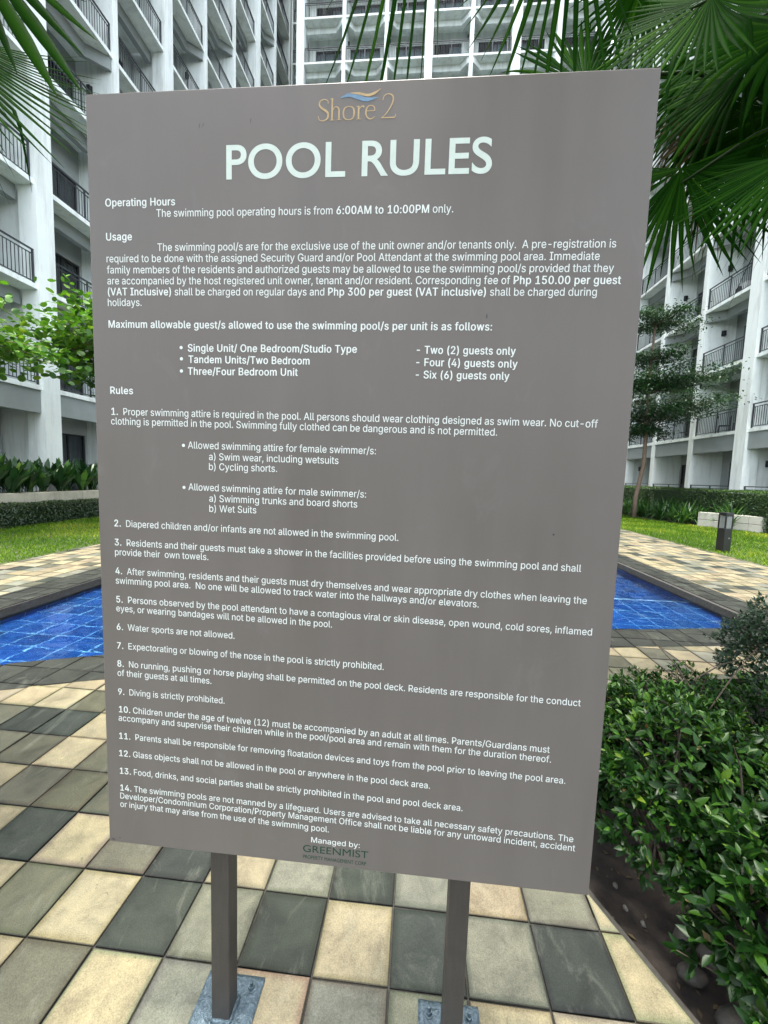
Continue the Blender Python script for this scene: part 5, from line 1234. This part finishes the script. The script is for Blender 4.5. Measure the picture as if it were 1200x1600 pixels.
TEXT = [
('*Operating Hours',-0.5478,1.5119,-0.3880,1.5113),
('The swimming pool operating hours is from |*6:00AM to 10:00PM| only.',-0.4309,1.4883,0.2059,1.4855),
('*Usage',-0.5482,1.4416,-0.4880,1.4415),
('The swimming pool/s are for the exclusive use of the unit owner and/or tenants only.  A pre-registration is',-0.4298,1.4184,0.5300,1.4140),
('required to be done with the assigned Security Guard and/or Pool Attendant at the swimming pool area. Immediate',-0.5485,1.3960,0.5003,1.3907),
('family members of the residents and authorized guests may be allowed to use the swimming pool/s provided that they',-0.5485,1.3726,0.5293,1.3676),
('are accompanied by the host registered unit owner, tenant and/or resident. Corresponding fee of |*Php 150.00 per guest',-0.5482,1.3495,0.5450,1.3445),
('*(VAT Inclusive)| shall be charged on regular days and |*Php 300 per guest (VAT inclusive)| shall be charged during',-0.5477,1.3263,0.5001,1.3219),
('holidays.',-0.5485,1.3034,-0.4691,1.3034),
('*Maximum allowable guest/s allowed to use the swimming pool/s per unit is as follows:',-0.5484,1.2568,0.2968,1.2537),
('*Single Unit/ One Bedroom/Studio Type',-0.3632,1.2064,0.0152,1.2067),
('*Tandem Units/Two Bedroom',-0.3620,1.1820,-0.0876,1.1812),
('*Three/Four Bedroom Unit',-0.3638,1.1563,-0.1134,1.1569),
('*- Two (2) guests only',0.1429,1.2063,0.3475,1.2051),
('*- Four (4) guests only',0.1427,1.1809,0.3528,1.1793),
('*- Six (6) guests only',0.1428,1.1553,0.3377,1.1545),
('*Rules',-0.5489,1.1118,-0.4940,1.1117),
('*1.|  Proper swimming attire is required in the pool. All persons should wear clothing designed as swim wear. No cut-off',-0.5475,1.0648,0.5226,1.0604),
('clothing is permitted in the pool. Swimming fully clothed can be dangerous and is not permitted.',-0.5490,1.0431,0.3194,1.0388),
('Allowed swimming attire for female swimmer/s:',-0.3655,0.9936,0.0628,0.9924),
('a) Swim wear, including wetsuits',-0.3160,0.9690,-0.0193,0.9690),
('b) Cycling shorts.',-0.3162,0.9466,-0.1579,0.9470),
('Allowed swimming attire for male swimmer/s:',-0.3655,0.8991,0.0440,0.8971),
('a) Swimming trunks and board shorts',-0.3160,0.8745,0.0250,0.8744),
('b) Wet Suits',-0.3161,0.8512,-0.2053,0.8521),
('*2.|  Diapered children and/or infants are not allowed in the swimming pool.',-0.5483,0.8077,0.1186,0.8040),
('*3.|  Residents and their guests must take a shower in the facilities provided before using the swimming pool and shall',-0.5489,0.7625,0.5124,0.7553),
('provide their  own towels.',-0.5488,0.7390,-0.3193,0.7384),
('*4.|  After swimming, residents and their guests must dry themselves and wear appropriate dry clothes when leaving the',-0.5491,0.6939,0.5295,0.6855),
('swimming pool area.  No one will be allowed to track water into the hallways and/or elevators.',-0.5490,0.6706,0.3012,0.6639),
('*5.|  Persons observed by the pool attendant to have a contagious viral or skin disease, open wound, cold sores, inflamed',-0.5490,0.6247,0.5455,0.6165),
('eyes, or wearing bandages will not be allowed in the pool.',-0.5497,0.6026,-0.0257,0.5967),
('*6.|  Water sports are not allowed.',-0.5499,0.5571,-0.2569,0.5543),
('*7.|  Expectorating or blowing of the nose in the pool is strictly prohibited.',-0.5505,0.5102,0.0960,0.5046),
('*8.|  No running, pushing or horse playing shall be permitted on the pool deck. Residents are responsible for the conduct',-0.5510,0.4650,0.5342,0.4541),
('of their guests at all times.',-0.5512,0.4414,-0.3140,0.4389),
('*9.|  Diving is strictly prohibited.',-0.5510,0.3937,-0.2817,0.3922),
('*10.| Children under the age of twelve (12) must be accompanied by an adult at all times. Parents/Guardians must',-0.5503,0.3484,0.4756,0.3391),
('accompany and supervise their children while in the pool/pool area and remain with them for the duration thereof.',-0.5518,0.3262,0.4801,0.3162),
('*11.|  Parents shall be responsible for removing floatation devices and toys from the pool prior to leaving the pool area.',-0.5518,0.2794,0.5149,0.2686),
('*12.| Glass objects shall not be allowed in the pool or anywhere in the pool deck area.',-0.5532,0.2338,0.2131,0.2257),
('*13.| Food, drinks, and social parties shall be strictly prohibited in the pool and pool deck area.',-0.5528,0.1871,0.2904,0.1778),
('*14.| The swimming pools are not manned by a lifeguard. Users are advised to take all necessary safety precautions. The',-0.5529,0.1422,0.5424,0.1287),
('Developer/Condominium Corporation/Property Management Office shall not be liable for any untoward incident, accident',-0.5536,0.1205,0.5480,0.1068),
('or injury that may arise from the use of the swimming pool.',-0.5542,0.0980,-0.0227,0.0883),
('Managed by:',-0.0654,0.0580,0.0532,0.0566),
('GREENMIST',-0.0853,0.0312,0.0742,0.0318),
('PROPERTY MANAGEMENT CORP',-0.0850,0.0136,0.0700,0.0124),
('POOL RULES',-0.2735,1.5612,0.2784,1.5594),
]
for (s_, u0, z0, u1, z1) in TEXT:
    u0, z0, u1, z1 = u0*KS, z0*KS, u1*KS, z1*KS
    if s_ == 'GREENMIST': put_curve_text('manager_name', s_, u0, z0, u1, z1, 0.0262*KS, M['green_print'], 0, 6)
    elif s_.startswith('PROPERTY'): put_curve_text('manager_tagline', s_, u0, z0, u1, z1, 0.0140*KS, M['green_print'], 0, 3)
    elif s_ == 'POOL RULES': put_curve_text('title_letter', s_, u0, z0, u1, z1, 0.0955*KS, M['title'], 0.0013, 10, True)
    elif s_ == 'Managed by:': put_text('text_line', s_, u0, z0, u1, z1, 0.0138*KS, M['text'])
    else: put_text('text_line', s_, u0, z0, u1, z1, 0.0157*KS, M['text'])
# bullets
for (u, z) in ((-0.3787, 1.2148), (-0.3783, 1.1906), (-0.3787, 1.1642), (-0.3761, 1.0000), (-0.3761, 0.9048)):
    mm = MB(); n = 12; mm.add([(u*KS+0.004*cos(2*pi*k/n), ZT, SZ0+z*KS+0.004*sin(2*pi*k/n)) for k in range(n)], [tuple(range(n))]); mm.obj('bullet', M['text'], SG)
# serif letters of the logo, drawn as thick and thin strokes
def stroke(mb, pts_, ws, zoff=0.0, n=28):
    # Catmull-Rom through pts, variable width
    P = [Vector((p[0], p[1])) for p in pts_]; Q = []; Wd = []
    for k in range(len(P)-1):
        p0 = P[max(0, k-1)]; p1 = P[k]; p2 = P[k+1]; p3 = P[min(len(P)-1, k+2)]
        for q in range(8):
            t = q/8; Q.append(0.5*((2*p1)+(p2-p0)*t+(2*p0-5*p1+4*p2-p3)*t*t+(3*p1-p0-3*p2+p3)*t**3)); Wd.append(ws[k]+(ws[k+1]-ws[k])*t)
    Q.append(P[-1]); Wd.append(ws[-1]); vs = []; fs = []
    for k in range(len(Q)):
        d = (Q[min(k+1, len(Q)-1)]-Q[max(k-1, 0)]); d = d.normalized() if d.length > 0 else Vector((1, 0)); nn = Vector((-d.y, d.x))*Wd[k]/2
        vs += [(Q[k].x+nn.x, Q[k].y+nn.y), (Q[k].x-nn.x, Q[k].y-nn.y)]
    for k in range(len(Q)-1): fs.append((2*k, 2*k+1, 2*k+3, 2*k+2))
    mb.append((vs, fs))
def glyphs(spec, name, x0, z0, sc, mat, lift):
    for gname, ox, strokes in spec:
        acc = []
        for pts_, ws in strokes: stroke(acc, pts_, ws)
        m_ = MB()
        for q, (vs, fs) in enumerate(acc):
            m_.add([(x0+(vx+ox)*sc, ZT-lift-0.00003*q, SZ0+z0+vy*sc) for vx, vy in vs], fs)
        m_.obj('logo_letter', mat, SG)
w1, w2 = 0.11, 0.045
SPEC = [('S', 0.0, [([(0.66, 0.98), (0.62, 1.16), (0.40, 1.23), (0.16, 1.15), (0.10, 0.93), (0.24, 0.74), (0.50, 0.58), (0.66, 0.40), (0.62, 0.14), (0.38, 0.0), (0.12, 0.05), (0.03, 0.28)], [.05, .05, .06, .08, .10, .13, .14, .13, .10, .06, .05, .05])]),
        ('h', 0.78, [([(0.14, 1.28), (0.14, 0.6), (0.14, 0.02)], [.11, .11, .11]), ([(0.02, 1.24), (0.14, 1.27)], [.03, .05]), ([(0.0, 0.015), (0.30, 0.015)], [.035, .035]),
                     ([(0.15, 0.55), (0.30, 0.75), (0.46, 0.76), (0.57, 0.62), (0.58, 0.3), (0.58, 0.02)], [.04, .06, .08, .10, .11, .11]), ([(0.44, 0.015), (0.73, 0.015)], [.035, .035])]),
        ('o', 1.62, [([(0.36, 0.78), (0.10, 0.68), (0.02, 0.39), (0.10, 0.10), (0.36, 0.0), (0.62, 0.10), (0.70, 0.39), (0.62, 0.68), (0.36, 0.78)], [.045, .08, .11, .08, .045, .08, .11, .08, .045])]),
        ('r', 2.46, [([(0.14, 0.78), (0.14, 0.4), (0.14, 0.02)], [.11, .11, .11]), ([(0.0, 0.74), (0.14, 0.77)], [.03, .05]), ([(0.0, 0.015), (0.32, 0.015)], [.035, .035]), ([(0.15, 0.5), (0.26, 0.70), (0.42, 0.76), (0.48, 0.68)], [.04, .05, .07, .08])]),
        ('e', 3.02, [([(0.06, 0.47), (0.58, 0.47)], [.045, .045]), ([(0.60, 0.46), (0.56, 0.68), (0.36, 0.78), (0.14, 0.69), (0.04, 0.42), (0.12, 0.12), (0.36, 0.0), (0.62, 0.14)], [.06, .06, .045, .08, .11, .09, .06, .04])]),
        ('2', 3.98, [([(0.12, 1.05), (0.22, 1.30), (0.48, 1.40), (0.74, 1.27), (0.76, 0.98), (0.60, 0.62), (0.34, 0.26), (0.10, 0.06)], [.05, .05, .06, .09, .10, .08, .06, .05]), ([(0.06, 0.045), (0.50, 0.045), (0.88, 0.055), (0.96, 0.24)], [.07, .07, .07, .03])])]
glyphs(SPEC, 'logo', -0.0785*KS, 1.6672*KS, 0.0325*KS, M['gold'], 0.0002)
def ribbon(name, P, ws, mat, lift):
    acc = []; stroke(acc, [(x*KS, z*KS) for x, z in P], [w*KS for w in ws]); m_ = MB(); vs, fs = acc[0]
    m_.add([(x, ZT-lift, SZ0+z) for x, z in vs], fs); m_.obj(name, mat, SG)
ribbon('logo_wave', [(-0.032, 1.7085), (-0.014, 1.7135), (0.004, 1.7095), (0.022, 1.7040), (0.044, 1.7070)], [.001, .0075, .0095, .0080, .001], M['blue'], 0.0003)
ribbon('logo_wave', [(-0.012, 1.7170), (0.006, 1.7155), (0.024, 1.7118), (0.038, 1.7150), (0.050, 1.7225)], [.001, .0045, .0050, .0050, .001], M['gold'], 0.0005)
# a few scuffs and chips on the panel
for (u, z, a, b_, r_) in ((-0.332, 1.667, .0012, .006, .2), (-0.324, 1.668, .001, .005, .3), (-0.2205, 1.673, .001, .006, .1), (0.2847, 1.282, .0016, .007, 0), (0.45, 0.8334, .0028, .0026, 0), (-0.575, 0.0075, .006, .002, 0), (-0.558, 0.0125, .003, .0018, 0)):
    mm = MB(); n = 9; mm.add([(u*KS+a*cos(2*pi*k/n)*random.uniform(.7, 1.2)+b_*sin(2*pi*k/n)*sin(r_), ZT-0.00005, SZ0+z*KS+b_*sin(2*pi*k/n)*random.uniform(.7, 1.2)) for k in range(n)], [tuple(range(n))]); mm.obj('paint_chip', M['frame'], SG)
